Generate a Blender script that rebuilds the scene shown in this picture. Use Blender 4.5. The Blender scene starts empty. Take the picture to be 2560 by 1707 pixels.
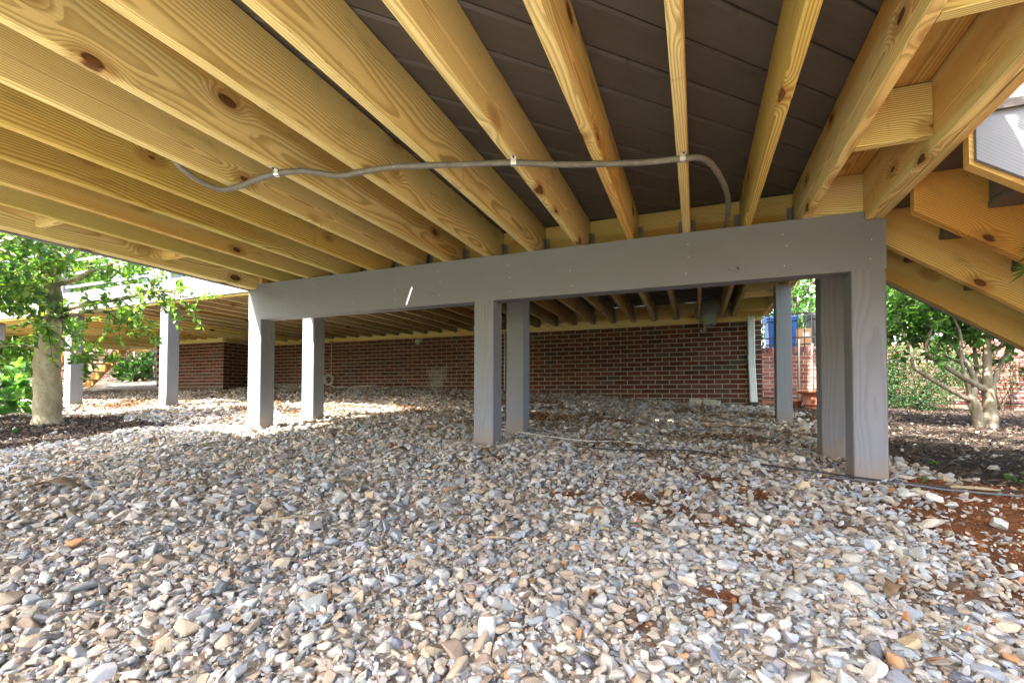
import bpy, bmesh, math, random
import numpy as np
from mathutils import Matrix, Vector

random.seed(7)
RNG = np.random.default_rng(11)
sc = bpy.context.scene
COL = sc.collection

# ------------------------------------------------------------------ camera, world, sun, exposure
YAW, PITCH, ROLL = -0.37748, 0.024964, 0.0027176
cyw, syw, cpt, spt = math.cos(YAW), math.sin(YAW), math.cos(PITCH), math.sin(PITCH)
FW = Vector((syw * cpt, cyw * cpt, spt))
RT = Vector((cyw, -syw, 0.0))
UP = RT.cross(FW)
cr, sr = math.cos(ROLL), math.sin(ROLL)
RT, UP = cr * RT + sr * UP, -sr * RT + cr * UP
cam_data = bpy.data.cameras.new("camera")
cam_data.sensor_fit = 'HORIZONTAL'
cam_data.sensor_width = 36.0
cam_data.lens = 36.0 * 1160.6 / 2560.0
cam_data.shift_y = 110.0 / 2560.0
cam_data.clip_start = 0.02
cam_data.clip_end = 2000.0
cam = bpy.data.objects.new("camera", cam_data)
COL.objects.link(cam)
cam.matrix_world = Matrix(((RT.x, UP.x, -FW.x, 0), (RT.y, UP.y, -FW.y, 0), (RT.z, UP.z, -FW.z, 0), (0, 0, 0, 1)))
sc.camera = cam

SUN_DIR = Vector((0.38, 0.78, -1.0)).normalized()          # direction the light travels
world = bpy.data.worlds.new("World")
sc.world = world
world.use_nodes = True
wn = world.node_tree.nodes
wl = world.node_tree.links
sky = wn.new("ShaderNodeTexSky")
sky.sky_type = 'NISHITA'
sky.sun_disc = False
sky.sun_elevation = math.asin(-SUN_DIR.z)
sky.sun_rotation = math.atan2(-SUN_DIR.x, -SUN_DIR.y)
sky.air_density = 1.0
sky.dust_density = 4.0
sky.ozone_density = 0.6
bgn = wn["Background"]
bgn.inputs[1].default_value = 0.14
wl.new(sky.outputs[0], bgn.inputs[0])
sun_data = bpy.data.lights.new("sun", 'SUN')
sun_data.energy = 5.0
sun_data.angle = math.radians(0.6)
sun_data.color = (1.0, 0.95, 0.87)
sun = bpy.data.objects.new("sun", sun_data)
COL.objects.link(sun)
sun.rotation_euler = SUN_DIR.to_track_quat('-Z', 'Y').to_euler()
sun.location = (-6, -8, 10)

sc.view_settings.view_transform = 'Standard'
sc.view_settings.look = 'None'
sc.view_settings.gamma = 1.0
sc.view_settings.exposure = 2.98
sc.view_settings.use_curve_mapping = False
sc.render.engine = 'CYCLES'
sc.cycles.max_bounces = 8
sc.cycles.diffuse_bounces = 6
sc.cycles.glossy_bounces = 3
sc.cycles.transmission_bounces = 4
sc.cycles.transparent_max_bounces = 6
sc.cycles.use_denoising = True
sc.cycles.caustics_reflective = False
sc.cycles.caustics_refractive = False

# ------------------------------------------------------------------ helpers
WM = {}

def link(name, me, mat=None, parent=None, world=None, color=None):
    o = bpy.data.objects.new(name, me)
    COL.objects.link(o)
    w = world if world is not None else Matrix.Identity(4)
    WM[o] = w
    if parent is not None:
        o.parent = parent
        o.matrix_parent_inverse = WM[parent].inverted()
    o.matrix_basis = w
    if mat is not None and me is not None and not me.materials:
        me.materials.append(mat)
    o.color = color if color else (random.random(), random.random(), random.random(), 1)
    return o

def tag(o, label=None, cat=None, group=None, kind=None):
    if label: o["label"] = label
    if cat: o["category"] = cat
    if group: o["group"] = group
    if kind: o["kind"] = kind
    return o

def thing(name, loc, label, cat, group=None):
    o = link(name, None, world=Matrix.Translation(Vector(loc)))
    o.empty_display_size = 0.1
    return tag(o, label, cat, group)

def mesh(name, verts, faces, smooth=False):
    me = bpy.data.meshes.new(name)
    me.from_pydata([tuple(v) for v in verts], [], faces)
    if smooth:
        me.polygons.foreach_set("use_smooth", [True] * len(me.polygons))
    me.update()
    return me

def mesh_np(name, V, F, cols=None, smooth=False):
    """V (n,3), F (m,k) equal polygon size, cols (n,3) per vertex"""
    me = bpy.data.meshes.new(name)
    F = np.asarray(F, np.int32)
    m, k = F.shape
    me.vertices.add(len(V)); me.vertices.foreach_set("co", np.asarray(V, np.float32).ravel())
    me.loops.add(m * k); me.loops.foreach_set("vertex_index", F.ravel())
    me.polygons.add(m)
    me.polygons.foreach_set("loop_start", np.arange(0, m * k, k, dtype=np.int32))
    me.polygons.foreach_set("loop_total", np.full(m, k, np.int32))
    me.polygons.foreach_set("use_smooth", np.full(m, smooth, dtype=bool))
    if cols is not None:
        a = me.attributes.new("col", 'FLOAT_COLOR', 'POINT')
        c4 = np.ones((len(V), 4), np.float32); c4[:, :3] = cols
        a.data.foreach_set("color", c4.ravel())
    me.update(calc_edges=True)
    me.validate()
    return me

def box_vf(x0, x1, y0, y1, z0, z1):
    v = [(x0, y0, z0), (x1, y0, z0), (x1, y1, z0), (x0, y1, z0), (x0, y0, z1), (x1, y0, z1), (x1, y1, z1), (x0, y1, z1)]
    f = [(0, 3, 2, 1), (4, 5, 6, 7), (0, 1, 5, 4), (1, 2, 6, 5), (2, 3, 7, 6), (3, 0, 4, 7)]
    return v, f

class MB:
    def __init__(s): s.v = []; s.f = []
    def add(s, v, f):
        n = len(s.v); s.v += list(v); s.f += [tuple(i + n for i in q) for q in f]; return s
    def box(s, *a): return s.add(*box_vf(*a))
    def tube(s, pts, rads, seg=8, cap=True):
        pts = [Vector(p) for p in pts]
        if not hasattr(rads, '__len__'): rads = [rads] * len(pts)
        v = []; f = []
        t0 = (pts[1] - pts[0]).normalized()
        ref = Vector((0, 0, 1)) if abs(t0.z) < 0.9 else Vector((1, 0, 0))
        n = t0.cross(ref).normalized()
        for i, p in enumerate(pts):
            if i == 0: t = pts[1] - pts[0]
            elif i == len(pts) - 1: t = pts[-1] - pts[-2]
            else: t = pts[i + 1] - pts[i - 1]
            t = t.normalized()
            n = (n - t * n.dot(t)).normalized()
            b = t.cross(n)
            for k in range(seg):
                a = 2 * math.pi * k / seg
                v.append(p + (n * math.cos(a) + b * math.sin(a)) * rads[i])
        for i in range(len(pts) - 1):
            for k in range(seg):
                k2 = (k + 1) % seg
                f.append((i * seg + k, i * seg + k2, (i + 1) * seg + k2, (i + 1) * seg + k))
        if cap:
            f.append(tuple(range(seg - 1, -1, -1)))
            f.append(tuple((len(pts) - 1) * seg + k for k in range(seg)))
        return s.add(v, f)
    def build(s, name, mat, parent=None, smooth=False, world=None, color=None):
        return link(name, mesh(name, s.v, s.f, smooth), mat, parent, world, color)

def smooth_path(pts, n=6):
    """Catmull-Rom through points"""
    P = [Vector(p) for p in pts]
    P = [P[0] * 2 - P[1]] + P + [P[-1] * 2 - P[-2]]
    out = []
    for i in range(1, len(P) - 2):
        for k in range(n):
            t = k / n
            a, b, c, d = P[i - 1], P[i], P[i + 1], P[i + 2]
            out.append(0.5 * ((2 * b) + (c - a) * t + (2 * a - 5 * b + 4 * c - d) * t * t + (3 * b - a - 3 * c + d) * t ** 3))
    out.append(P[-2])
    return out

def frame(p0, p1, up=(0, 0, 1)):
    p0, p1 = Vector(p0), Vector(p1)
    x = (p1 - p0).normalized()
    z = Vector(up); z = (z - x * z.dot(x)).normalized()
    y = z.cross(x)
    return Matrix(((x.x, y.x, z.x, p0.x), (x.y, y.y, z.y, p0.y), (x.z, y.z, z.z, p0.z), (0, 0, 0, 1))), (p1 - p0).length

PLANKS = {}
def plank_mesh(L, w, h, c):
    key = (round(L, 4), round(w, 4), round(h, 4), round(c, 4))
    if key in PLANKS: return PLANKS[key].copy()
    a, b = w / 2, h / 2
    sec = [(-a + c, -b), (a - c, -b), (a, -b + c), (a, b - c), (a - c, b), (-a + c, b), (-a, b - c), (-a, -b + c)]
    v = [(0, y, z) for y, z in sec] + [(L, y, z) for y, z in sec]
    f = [(k, (k + 1) % 8, 8 + (k + 1) % 8, 8 + k) for k in range(8)]
    f = [tuple(reversed(q)) for q in f]
    f += [tuple(range(8)), tuple(range(15, 7, -1))]
    f = [tuple(reversed(q)) for q in f]
    me = mesh("plank", v, f)
    PLANKS[key] = me
    return me.copy()

def plank(name, p0, p1, w, h, mat, parent, up=(0, 0, 1), c=0.004, color=None):
    """board whose centre line runs p0-p1; w across (local y), h along `up`"""
    M, L = frame(p0, p1, up)
    return link(name, plank_mesh(L, w, h, c), mat, parent, M, color)

def poly_board(name, pts, thick, origin, ux, uz, mat, parent, color=None):
    """outline pts (local x,z) extruded by thick along local y (centred on 0..thick)"""
    n = len(pts)
    v = [(x, 0, z) for x, z in pts] + [(x, thick, z) for x, z in pts]
    f = [tuple(range(n)), tuple(range(2 * n - 1, n - 1, -1))]
    f += [(k, n + k, n + (k + 1) % n, (k + 1) % n) for k in range(n)]
    area = sum(pts[i][0] * pts[(i + 1) % n][1] - pts[(i + 1) % n][0] * pts[i][1] for i in range(n))
    if area < 0: f = [tuple(reversed(q)) for q in f]
    ux = Vector(ux).normalized(); uz = Vector(uz).normalized(); uy = uz.cross(ux); o = Vector(origin)
    M = Matrix(((ux.x, uy.x, uz.x, o.x), (ux.y, uy.y, uz.y, o.y), (ux.z, uy.z, uz.z, o.z), (0, 0, 0, 1)))
    return link(name, mesh(name, v, f), mat, parent, M, color)

# ------------------------------------------------------------------ node helper
class S:
    """scalar socket with arithmetic"""
    nt = None
    def __init__(s, sock): s.s = sock
    @staticmethod
    def op(o, *a):
        n = S.nt.nodes.new("ShaderNodeMath"); n.operation = o
        for i, x in enumerate(a):
            if isinstance(x, S): S.nt.links.new(x.s, n.inputs[i])
            else: n.inputs[i].default_value = x
        return S(n.outputs[0])
    def __add__(s, o): return S.op('ADD', s, o)
    __radd__ = __add__
    def __sub__(s, o): return S.op('SUBTRACT', s, o)
    def __rsub__(s, o): return S.op('SUBTRACT', o, s)
    def __mul__(s, o): return S.op('MULTIPLY', s, o)
    __rmul__ = __mul__
    def __truediv__(s, o): return S.op('DIVIDE', s, o)

def smooth01(x, a, b):
    n = S.nt.nodes.new("ShaderNodeMapRange"); n.interpolation_type = 'SMOOTHSTEP'
    S.nt.links.new(x.s, n.inputs[0])
    n.inputs[1].default_value = a; n.inputs[2].default_value = b
    return S(n.outputs[0])

def combine(x, y, z):
    n = S.nt.nodes.new("ShaderNodeCombineXYZ")
    for i, a in enumerate((x, y, z)):
        if isinstance(a, S): S.nt.links.new(a.s, n.inputs[i])
        else: n.inputs[i].default_value = a
    return n.outputs[0]

def sep(v):
    n = S.nt.nodes.new("ShaderNodeSeparateXYZ"); S.nt.links.new(v, n.inputs[0])
    return [S(o) for o in n.outputs]

def noise(vec, scale=1.0, detail=2.0, rough=0.5, out=0):
    n = S.nt.nodes.new("ShaderNodeTexNoise")
    S.nt.links.new(vec, n.inputs['Vector'])
    n.inputs['Scale'].default_value = scale; n.inputs['Detail'].default_value = detail; n.inputs['Roughness'].default_value = rough
    return S(n.outputs[0]) if out == 0 else n.outputs[1]

def voronoi(vec, scale=1.0, feat='F1'):
    n = S.nt.nodes.new("ShaderNodeTexVoronoi"); n.feature = feat
    S.nt.links.new(vec, n.inputs['Vector']); n.inputs['Scale'].default_value = scale
    return n

def mix(f, a, b, mode='MIX'):
    n = S.nt.nodes.new("ShaderNodeMix"); n.data_type = 'RGBA'; n.blend_type = mode
    if isinstance(f, S): S.nt.links.new(f.s, n.inputs[0])
    else: n.inputs[0].default_value = f
    for i, c in ((6, a), (7, b)):
        if isinstance(c, (tuple, list)): n.inputs[i].default_value = (c[0], c[1], c[2], 1)
        else: S.nt.links.new(c, n.inputs[i])
    return n.outputs[2]

def new_mat(name):
    m = bpy.data.materials.new(name); m.use_nodes = True
    S.nt = m.node_tree
    return m, m.node_tree.nodes["Principled BSDF"]

def setc(b, col):
    if isinstance(col, (tuple, list)): b.inputs['Base Color'].default_value = (*col[:3], 1)
    else: S.nt.links.new(col, b.inputs['Base Color'])

def bump(b, h, strength=0.3, dist=0.01):
    n = S.nt.nodes.new("ShaderNodeBump"); n.inputs['Strength'].default_value = strength; n.inputs['Distance'].default_value = dist
    S.nt.links.new(h.s, n.inputs['Height']); S.nt.links.new(n.outputs[0], b.inputs['Normal'])

def objcoord():
    return S.nt.nodes.new("ShaderNodeTexCoord").outputs['Object']

def objcolor():
    return S.nt.nodes.new("ShaderNodeObjectInfo").outputs['Color']

def worldpos():
    return S.nt.nodes.new("ShaderNodeNewGeometry").outputs['Position']

def attr(name):
    n = S.nt.nodes.new("ShaderNodeAttribute"); n.attribute_name = name
    return n.outputs['Color']

# ------------------------------------------------------------------ materials
def wood_nodes(knots=True, warp=1.0):
    """returns (rings 0..1, knot mask, halo mask, noise, seeds, coords) for a board that runs along local x"""
    x, y, z = sep(objcoord())
    r1, r2, r3 = sep(objcolor())
    xs = x + r1 * 37.0
    wv = noise(combine(xs * 0.9, y * 3.0 + r2 * 9.0, z * 3.0), 1.0, 2.0)
    wf = noise(combine(xs * 2.5, y * 18.0, z * 18.0 + r3 * 5.0), 1.0, 3.0)
    kn = voronoi(combine(xs * 2.8, y * 5.4 + r2 * 13.0, z * 5.4 + r3 * 17.0), 1.0)
    ksz = sep(kn.outputs['Color'])[0]
    kd = S(kn.outputs['Distance'])
    km = smooth01(kd + (wf - 0.5) * 0.09 - ksz * 0.07, 0.068, 0.045)
    kring = smooth01(S.op('SINE', (kd + (wf - 0.5) * 0.10) * 190.0), -0.2, 0.9)
    halo = smooth01(kd, 0.42, 0.06)
    cy = (r2 - 0.5) * 0.30
    cz = 0.03 + r3 * 0.16
    dy = y - cy + (wv - 0.5) * 0.10 * warp
    dz = z + cz + (wv - 0.5) * 0.07 * warp
    rad = S.op('SQRT', dy * dy + dz * dz)
    if knots: rad = rad + halo * halo * 0.028
    g = rad * (130.0 + 0.0) + (wf - 0.5) * 0.9
    fr = S.op('FRACT', g)
    ring = smooth01(fr, 0.25, 0.85) * smooth01(fr, 1.0, 0.90)
    wood_nodes.kring = kring
    return ring, km, halo, wv, (r1, r2, r3), (x, y, z), wf, xs

def make_wood(name, light, dark, tintA, tintB, knotc=(0.10, 0.035, 0.012), rough=0.7):
    m, b = new_mat(name)
    ring, km, halo, wv, (r1, r2, r3), (x, y, z), wf, xs = wood_nodes()
    c = mix(ring * (0.68 + 0.3 * r3), light, dark)
    big = noise(combine(xs * 0.7, y * 5.0, z * 5.0 + r1 * 7.0), 1.0, 2.0)
    c = mix(smooth01(big + (r2 - 0.5) * 0.7, 0.42, 0.72) * 0.85, c, tintA, 'MULTIPLY')
    c = mix(smooth01(big * -1.0 + 1.0 + (r3 - 0.5) * 0.7, 0.48, 0.76) * 0.8, c, tintB, 'MULTIPLY')
    # heartwood streak along one side of some boards
    hw_ = smooth01(noise(combine(xs * 0.35, y * 7.0 + r1 * 11.0, z * 7.0 + r2 * 5.0), 1.0, 1.0) + (r1 - 0.5) * 0.25, 0.56, 0.66)
    c = mix(hw_ * 0.75, c, (0.86, 0.64, 0.40), 'MULTIPLY')
    c = mix((r3 * 0.22), c, (0.72, 0.68, 0.58), 'MULTIPLY')
    fib = noise(combine(xs * 6.0, y * 320.0, z * 320.0), 1.0, 2.0)
    c = mix(smooth01(fib, 0.35, 0.75) * 0.20, c, (0.26, 0.16, 0.05))
    stain = noise(combine(xs * 2.2 + 5.0, y * 9.0, z * 9.0 + r2 * 3.0), 1.0, 5.0, 0.65)
    c = mix(smooth01(stain, 0.58, 0.72) * 0.45, c, (0.20, 0.14, 0.055))
    drip = noise(combine(xs * 16.0, y * 1.5, z * 1.5), 1.0, 3.0)
    c = mix(smooth01(drip, 0.60, 0.70) * smooth01(noise(combine(xs * 1.3, y * 6.0, z * 6.0), 1.0, 2.0), 0.5, 0.66) * 0.30, c, (0.17, 0.13, 0.07))
    c = mix(smooth01(halo, 0.50, 0.95) * 0.55, c, (0.30, 0.14, 0.035))
    chk = smooth01(S.op('ABSOLUTE', noise(combine(xs * 1.4, y * 40.0 + r2 * 30.0, z * 40.0 + r3 * 20.0), 1.0, 2.0) - 0.5), 0.006, 0.001) * smooth01(noise(combine(xs * 2.6 + 3.0, y * 9.0 + r1 * 9.0, z * 9.0), 1.0, 1.0), 0.58, 0.66)
    c = mix(chk * 0.7, c, (0.06, 0.035, 0.015))
    kc = mix(smooth01(wf, 0.40, 0.62), knotc, (0.19, 0.078, 0.026))
    kc = mix(wood_nodes.kring * 0.65, kc, (0.045, 0.018, 0.008))
    c = mix(km * 0.95, c, kc)
    setc(b, c)
    b.inputs['Roughness'].default_value = rough
    b.inputs['Specular IOR Level'].default_value = 0.25
    bump(b, ring * -0.5 + fib * 0.6 - km * 0.7 - chk * 1.5, 0.25, 0.002)
    return m

M_PINE = make_wood("treated_pine", (0.80, 0.685, 0.315), (0.42, 0.305, 0.105), (0.98, 0.82, 0.57), (0.85, 0.93, 0.71))
M_PINE_O = make_wood("treated_pine_orange", (0.68, 0.45, 0.16), (0.42, 0.25, 0.065), (1.0, 0.80, 0.55), (0.95, 0.9, 0.7))
M_PINE_R = make_wood("shaded_orange_pine", (0.46, 0.25, 0.075), (0.28, 0.14, 0.035), (1.0, 0.85, 0.6), (0.95, 0.9, 0.7))  # darkened copy of the orange pine, shade on the far stairs put into colour
M_PINE_D = make_wood("treated_pine_dark", (0.46, 0.38, 0.22), (0.28, 0.21, 0.11), (0.95, 0.85, 0.70), (0.85, 0.92, 0.75))  # darker, greyer pine tone

def make_paint(name, base, knot_spots=(), crack=True, splash=False):
    m, b = new_mat(name)
    ring, km, halo, wv, (r1, r2, r3), (x, y, z), wf, xs = wood_nodes(knots=False)
    dk = tuple(v * 0.80 for v in base); lt = tuple(min(1, v * 1.10) for v in base)
    c = mix(ring * 0.50, lt, dk)
    blot = noise(combine(xs * 3.0, y * 7.0, z * 7.0), 1.0, 4.0)
    c = mix(smooth01(blot, 0.35, 0.7) * 0.25, c, tuple(v * 0.86 for v in base))
    h = ring * -0.6
    if crack:
        cn = noise(combine(xs * 0.9, y * 26.0 + r2 * 30.0, z * 26.0 + r3 * 20.0), 1.0, 2.0)
        ck = smooth01(S.op('ABSOLUTE', cn - 0.5), 0.0035, 0.0008) * smooth01(noise(combine(xs * 1.7, y * 2.0 + r1 * 9.0, z * 2.0), 1.0, 0.0), 0.56, 0.62)
        c = mix(ck * 0.8, c, tuple(v * 0.15 for v in base))
        h = h - ck * 2.0
    for (kx, kz, ka, kb) in knot_spots:
        ux = (x - kx) * (1.0 / ka); uz = (z - kz + (x - kx) * 0.15) * (1.0 / kb)
        d = S.op('SQRT', ux * ux + uz * uz) + (noise(combine(x * 60.0, y, z * 60.0), 1.0, 3.0) - 0.5) * 0.9
        rim = smooth01(S.op('ABSOLUTE', d - 1.0), 0.16, 0.04) * smooth01(noise(combine(x * 45.0 + 3.0, y, z * 45.0), 1.0, 2.0), 0.40, 0.60)
        eye = smooth01(S.op('SQRT', (ux - 0.85) * (ux - 0.85) * 3.0 + (uz - 0.1) * (uz - 0.1) * 6.0), 0.75, 0.45)
        c = mix(S.op('MAXIMUM', rim, eye) * 0.9, c, (0.008, 0.007, 0.006))
        swirl = smooth01(S.op('SINE', d * 15.0), 0.3, 1.0) * smooth01(d, 3.4, 1.2)
        c = mix(swirl * 0.30, c, tuple(v * 0.65 for v in base))
        h = h - S.op('MAXIMUM', rim, eye) * 3.0 - swirl * 0.5
    if splash:   # dried mud splashed up from the ground (local x counts from 0.25 m below it)
        mud = noise(combine(x * 30.0, y * 30.0 + r1 * 9.0, z * 30.0), 1.0, 5.0, 0.7)
        mk = smooth01(x + (mud - 0.5) * 0.30, 0.40, 0.27)
        c = mix(mk * 0.55, c, (0.24, 0.17, 0.115))
        sc_ = smooth01(noise(combine(xs * 9.0, y * 40.0, z * 40.0), 1.0, 4.0, 0.7), 0.66, 0.74)
        c = mix(sc_ * 0.30, c, tuple(v * 1.6 for v in base))
    setc(b, c)
    b.inputs['Roughness'].default_value = 0.62
    b.inputs['Specular IOR Level'].default_value = 0.3
    fib = noise(combine(xs * 10.0, y * 200.0, z * 200.0), 1.0, 2.0)
    bump(b, h + fib * 0.5, 0.35, 0.002)
    return m

GREY = (0.188, 0.196, 0.222)
M_PAINT = make_paint("grey_stain", GREY)
M_POST = make_paint("grey_stain_post", GREY, splash=True)
M_BEAM = make_paint("grey_stain_beam", GREY, ((3.60, 0.066, 0.026, 0.013), (1.74, 0.078, 0.018, 0.008)), crack=False)
M_FASCIA = make_paint("grey_stain_light", (0.24, 0.25, 0.275))

def simple(name, col, rough=0.6, metal=0.0, var=0.0, vscale=20.0, bmp=0.0, bscale=60.0, spec=0.4):
    m, b = new_mat(name)
    if var > 0:
        n = noise(objcoord(), vscale, 4.0, 0.6)
        setc(b, mix(smooth01(n, 0.3, 0.7), tuple(v * (1 - var) for v in col), tuple(min(1, v * (1 + var)) for v in col)))
    else: setc(b, col)
    b.inputs['Roughness'].default_value = rough
    b.inputs['Metallic'].default_value = metal
    b.inputs['Specular IOR Level'].default_value = spec
    if bmp > 0: bump(b, noise(objcoord(), bscale, 4.0, 0.6), bmp, 0.004)
    return m

def make_deckboard():
    m, b = new_mat("deck_board_stain")
    x, y, z = sep(objcoord()); r1, r2, r3 = sep(objcolor())
    n = noise(combine(x * 4.0 + r1 * 20.0, y * 60.0, z * 60.0), 1.0, 3.0)
    f = mix(smooth01(n, 0.3, 0.7) * 0.6, (0.108, 0.092, 0.080), (0.078, 0.066, 0.058))
    f = mix(r2 * 0.6, f, (0.125, 0.11, 0.10))
    wst = noise(combine(x * 2.0 + r1 * 9.0, y * 6.0, z), 1.0, 5.0, 0.65)
    f = mix(smooth01(wst, 0.55, 0.72) * 0.5, f, (0.045, 0.036, 0.030))
    e = smooth01(noise(combine(x * 7.0 + r3 * 20.0, y * 3.0, z * 3.0), 1.0, 4.0), 0.60, 0.68) * smooth01(S.op('ABSOLUTE', y), 0.052, 0.064)
    f = mix(e * 0.85, f, (0.018, 0.012, 0.009))
    setc(b, f)
    b.inputs['Roughness'].default_value = 0.55
    b.inputs['Specular IOR Level'].default_value = 0.35
    bump(b, n, 0.2, 0.002)
    return m
M_DECK = make_deckboard()

def brick_nodes(b, col):
    p = worldpos()
    n = noise(p, 55.0, 4.0, 0.65)
    c = mix(smooth01(n, 0.35, 0.72) * 0.45, col, mix(1.0, col, (0.45, 0.42, 0.45), 'MULTIPLY'))
    sp = noise(p, 260.0, 2.0)
    c = mix(smooth01(sp, 0.62, 0.72) * 0.3, c, (0.03, 0.018, 0.016))
    x, y, z = sep(p)
    gr_ = noise(p, 3.2, 5.0, 0.65)
    c = mix(smooth01(gr_, 0.50, 0.72) * 0.40, c, mix(1.0, c, (0.55, 0.52, 0.50), 'MULTIPLY'))
    c = mix(smooth01(z + (gr_ - 0.5) * 0.5 + x * 0.03, 0.12, -0.10) * 0.40, c, (0.10, 0.07, 0.05))
    # white salt bloom on the wall
    ex = S.op('ABSOLUTE', x + 4.32); st = noise(p, 9.0, 4.0, 0.6)
    bl = smooth01(ex + (st - 0.5) * 0.5, 0.26, 0.05) * smooth01(S.op('ABSOLUTE', z - 0.34) + (st - 0.5) * 0.25, 0.24, 0.10)
    bl = bl * smooth01(y, 7.1, 7.2) * smooth01(noise(p, 60.0, 3.0), 0.38, 0.58)
    c = mix(bl * 0.60, c, (0.42, 0.43, 0.40))
    setc(b, c)
    b.inputs['Roughness'].default_value = 0.88
    b.inputs['Specular IOR Level'].default_value = 0.2
    bump(b, n * 0.8 + sp * 0.3, 0.5, 0.004)

m, b = new_mat("brick_clay"); brick_nodes(b, objcolor()); M_BRICK = m
m, b = new_mat("brick_clay_far"); brick_nodes(b, attr("col")); M_BRICKV = m
m, b = new_mat("mortar")
p = worldpos(); n = noise(p, 70.0, 4.0, 0.6)
setc(b, mix(smooth01(n, 0.3, 0.7), (0.30, 0.28, 0.22), (0.42, 0.395, 0.315)))
b.inputs['Roughness'].default_value = 0.95; bump(b, n, 0.5, 0.004); M_MORTAR = m

M_GALV = simple("galvanised_steel", (0.27, 0.28, 0.26), 0.42, 0.7, 0.3, 60.0)
M_CLIP = simple("clip_steel", (0.75, 0.76, 0.76), 0.3, 0.9)
M_WHITE = simple("white_vinyl", (0.66, 0.70, 0.70), 0.4, 0, 0.06, 8.0)
M_CABLE = simple("cable_white", (0.50, 0.48, 0.42), 0.5, 0, 0.15, 30.0)
M_BLACK = simple("black_plastic", (0.022, 0.022, 0.025), 0.45)
M_IRON = simple("black_iron", (0.018, 0.018, 0.018), 0.5)
M_GREYBOX = simple("grey_enamel", (0.26, 0.30, 0.30), 0.45, 0, 0.08, 15.0)
M_CONC = simple("concrete_block", (0.40, 0.39, 0.35), 0.9, 0, 0.25, 25.0, 0.5, 90.0)
M_TERRA = simple("terracotta", (0.36, 0.135, 0.075), 0.75, 0, 0.2, 9.0, 0.2, 60.0)
M_BLUE = simple("blue_bin_plastic", (0.012, 0.075, 0.30), 0.4, 0, 0.15, 6.0)
M_DKBIN = simple("dark_bin_plastic", (0.03, 0.032, 0.035), 0.45)
M_CARD = simple("cardboard", (0.40, 0.24, 0.13), 0.85, 0, 0.1, 8.0)
M_PAPER = simple("paper_label", (0.8, 0.8, 0.8), 0.7)
M_RED = simple("red_print", (0.55, 0.05, 0.04), 0.6)
M_SIDING = simple("pale_siding", (0.62, 0.64, 0.66), 0.6, 0, 0.04, 3.0)
M_TRIM = simple("white_trim", (0.8, 0.8, 0.8), 0.5)
M_GLASS = simple("window_glass", (0.03, 0.04, 0.05), 0.08, 0, spec=0.8)
M_RUST = simple("rusty_pole", (0.10, 0.06, 0.045), 0.7, 0.3, 0.3, 20.0)
M_HOSE = simple("green_hose", (0.02, 0.11, 0.06), 0.45)
M_STICK = simple("dry_stick", (0.30, 0.23, 0.15), 0.85, 0, 0.3, 40.0)
M_DEADLEAF = simple("dead_leaf", (0.19, 0.125, 0.07), 0.75, 0, 0.4, 30.0)
M_INK = simple("pencil_mark", (0.06, 0.045, 0.03), 0.8)

# conduit: grey ribbed jacket with rubbed-off print
m, b = new_mat("conduit_jacket")
uvn = S.nt.nodes.new("ShaderNodeTexCoord").outputs['UV']
ux, uy, uz = sep(uvn)
n = noise(objcoord(), 30.0, 4.0, 0.6)
c = mix(smooth01(n, 0.35, 0.7) * 0.6, (0.165, 0.160, 0.150), (0.10, 0.092, 0.085))
c = mix(smooth01(noise(objcoord(), 90.0, 3.0), 0.62, 0.7) * 0.5, c, (0.33, 0.31, 0.28))
setc(b, c); b.inputs['Roughness'].default_value = 0.5
bump(b, S.op('SINE', ux * 1200.0), 0.35, 0.0012)
M_CONDUIT = m

def make_stone():
    m, b = new_mat("gravel_stone")
    c = attr("col"); p = objcoord()
    n = noise(p, 70.0, 4.0, 0.65); n2 = noise(p, 420.0, 2.0)
    c = mix(smooth01(n, 0.35, 0.7) * 0.40, c, mix(1.0, c, (0.66, 0.60, 0.56), 'MULTIPLY'))
    c = mix(smooth01(n2, 0.60, 0.75) * 0.22, c, (0.55, 0.53, 0.50))
    ru = noise(p, 23.0, 3.0)
    c = mix(smooth01(ru, 0.64, 0.75) * 0.35, c, (0.30, 0.16, 0.07))
    setc(b, c); b.inputs['Roughness'].default_value = 0.85; b.inputs['Specular IOR Level'].default_value = 0.25
    bump(b, n * 0.8 + n2 * 0.25, 0.5, 0.004)
    return m
M_STONE = make_stone()

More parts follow.
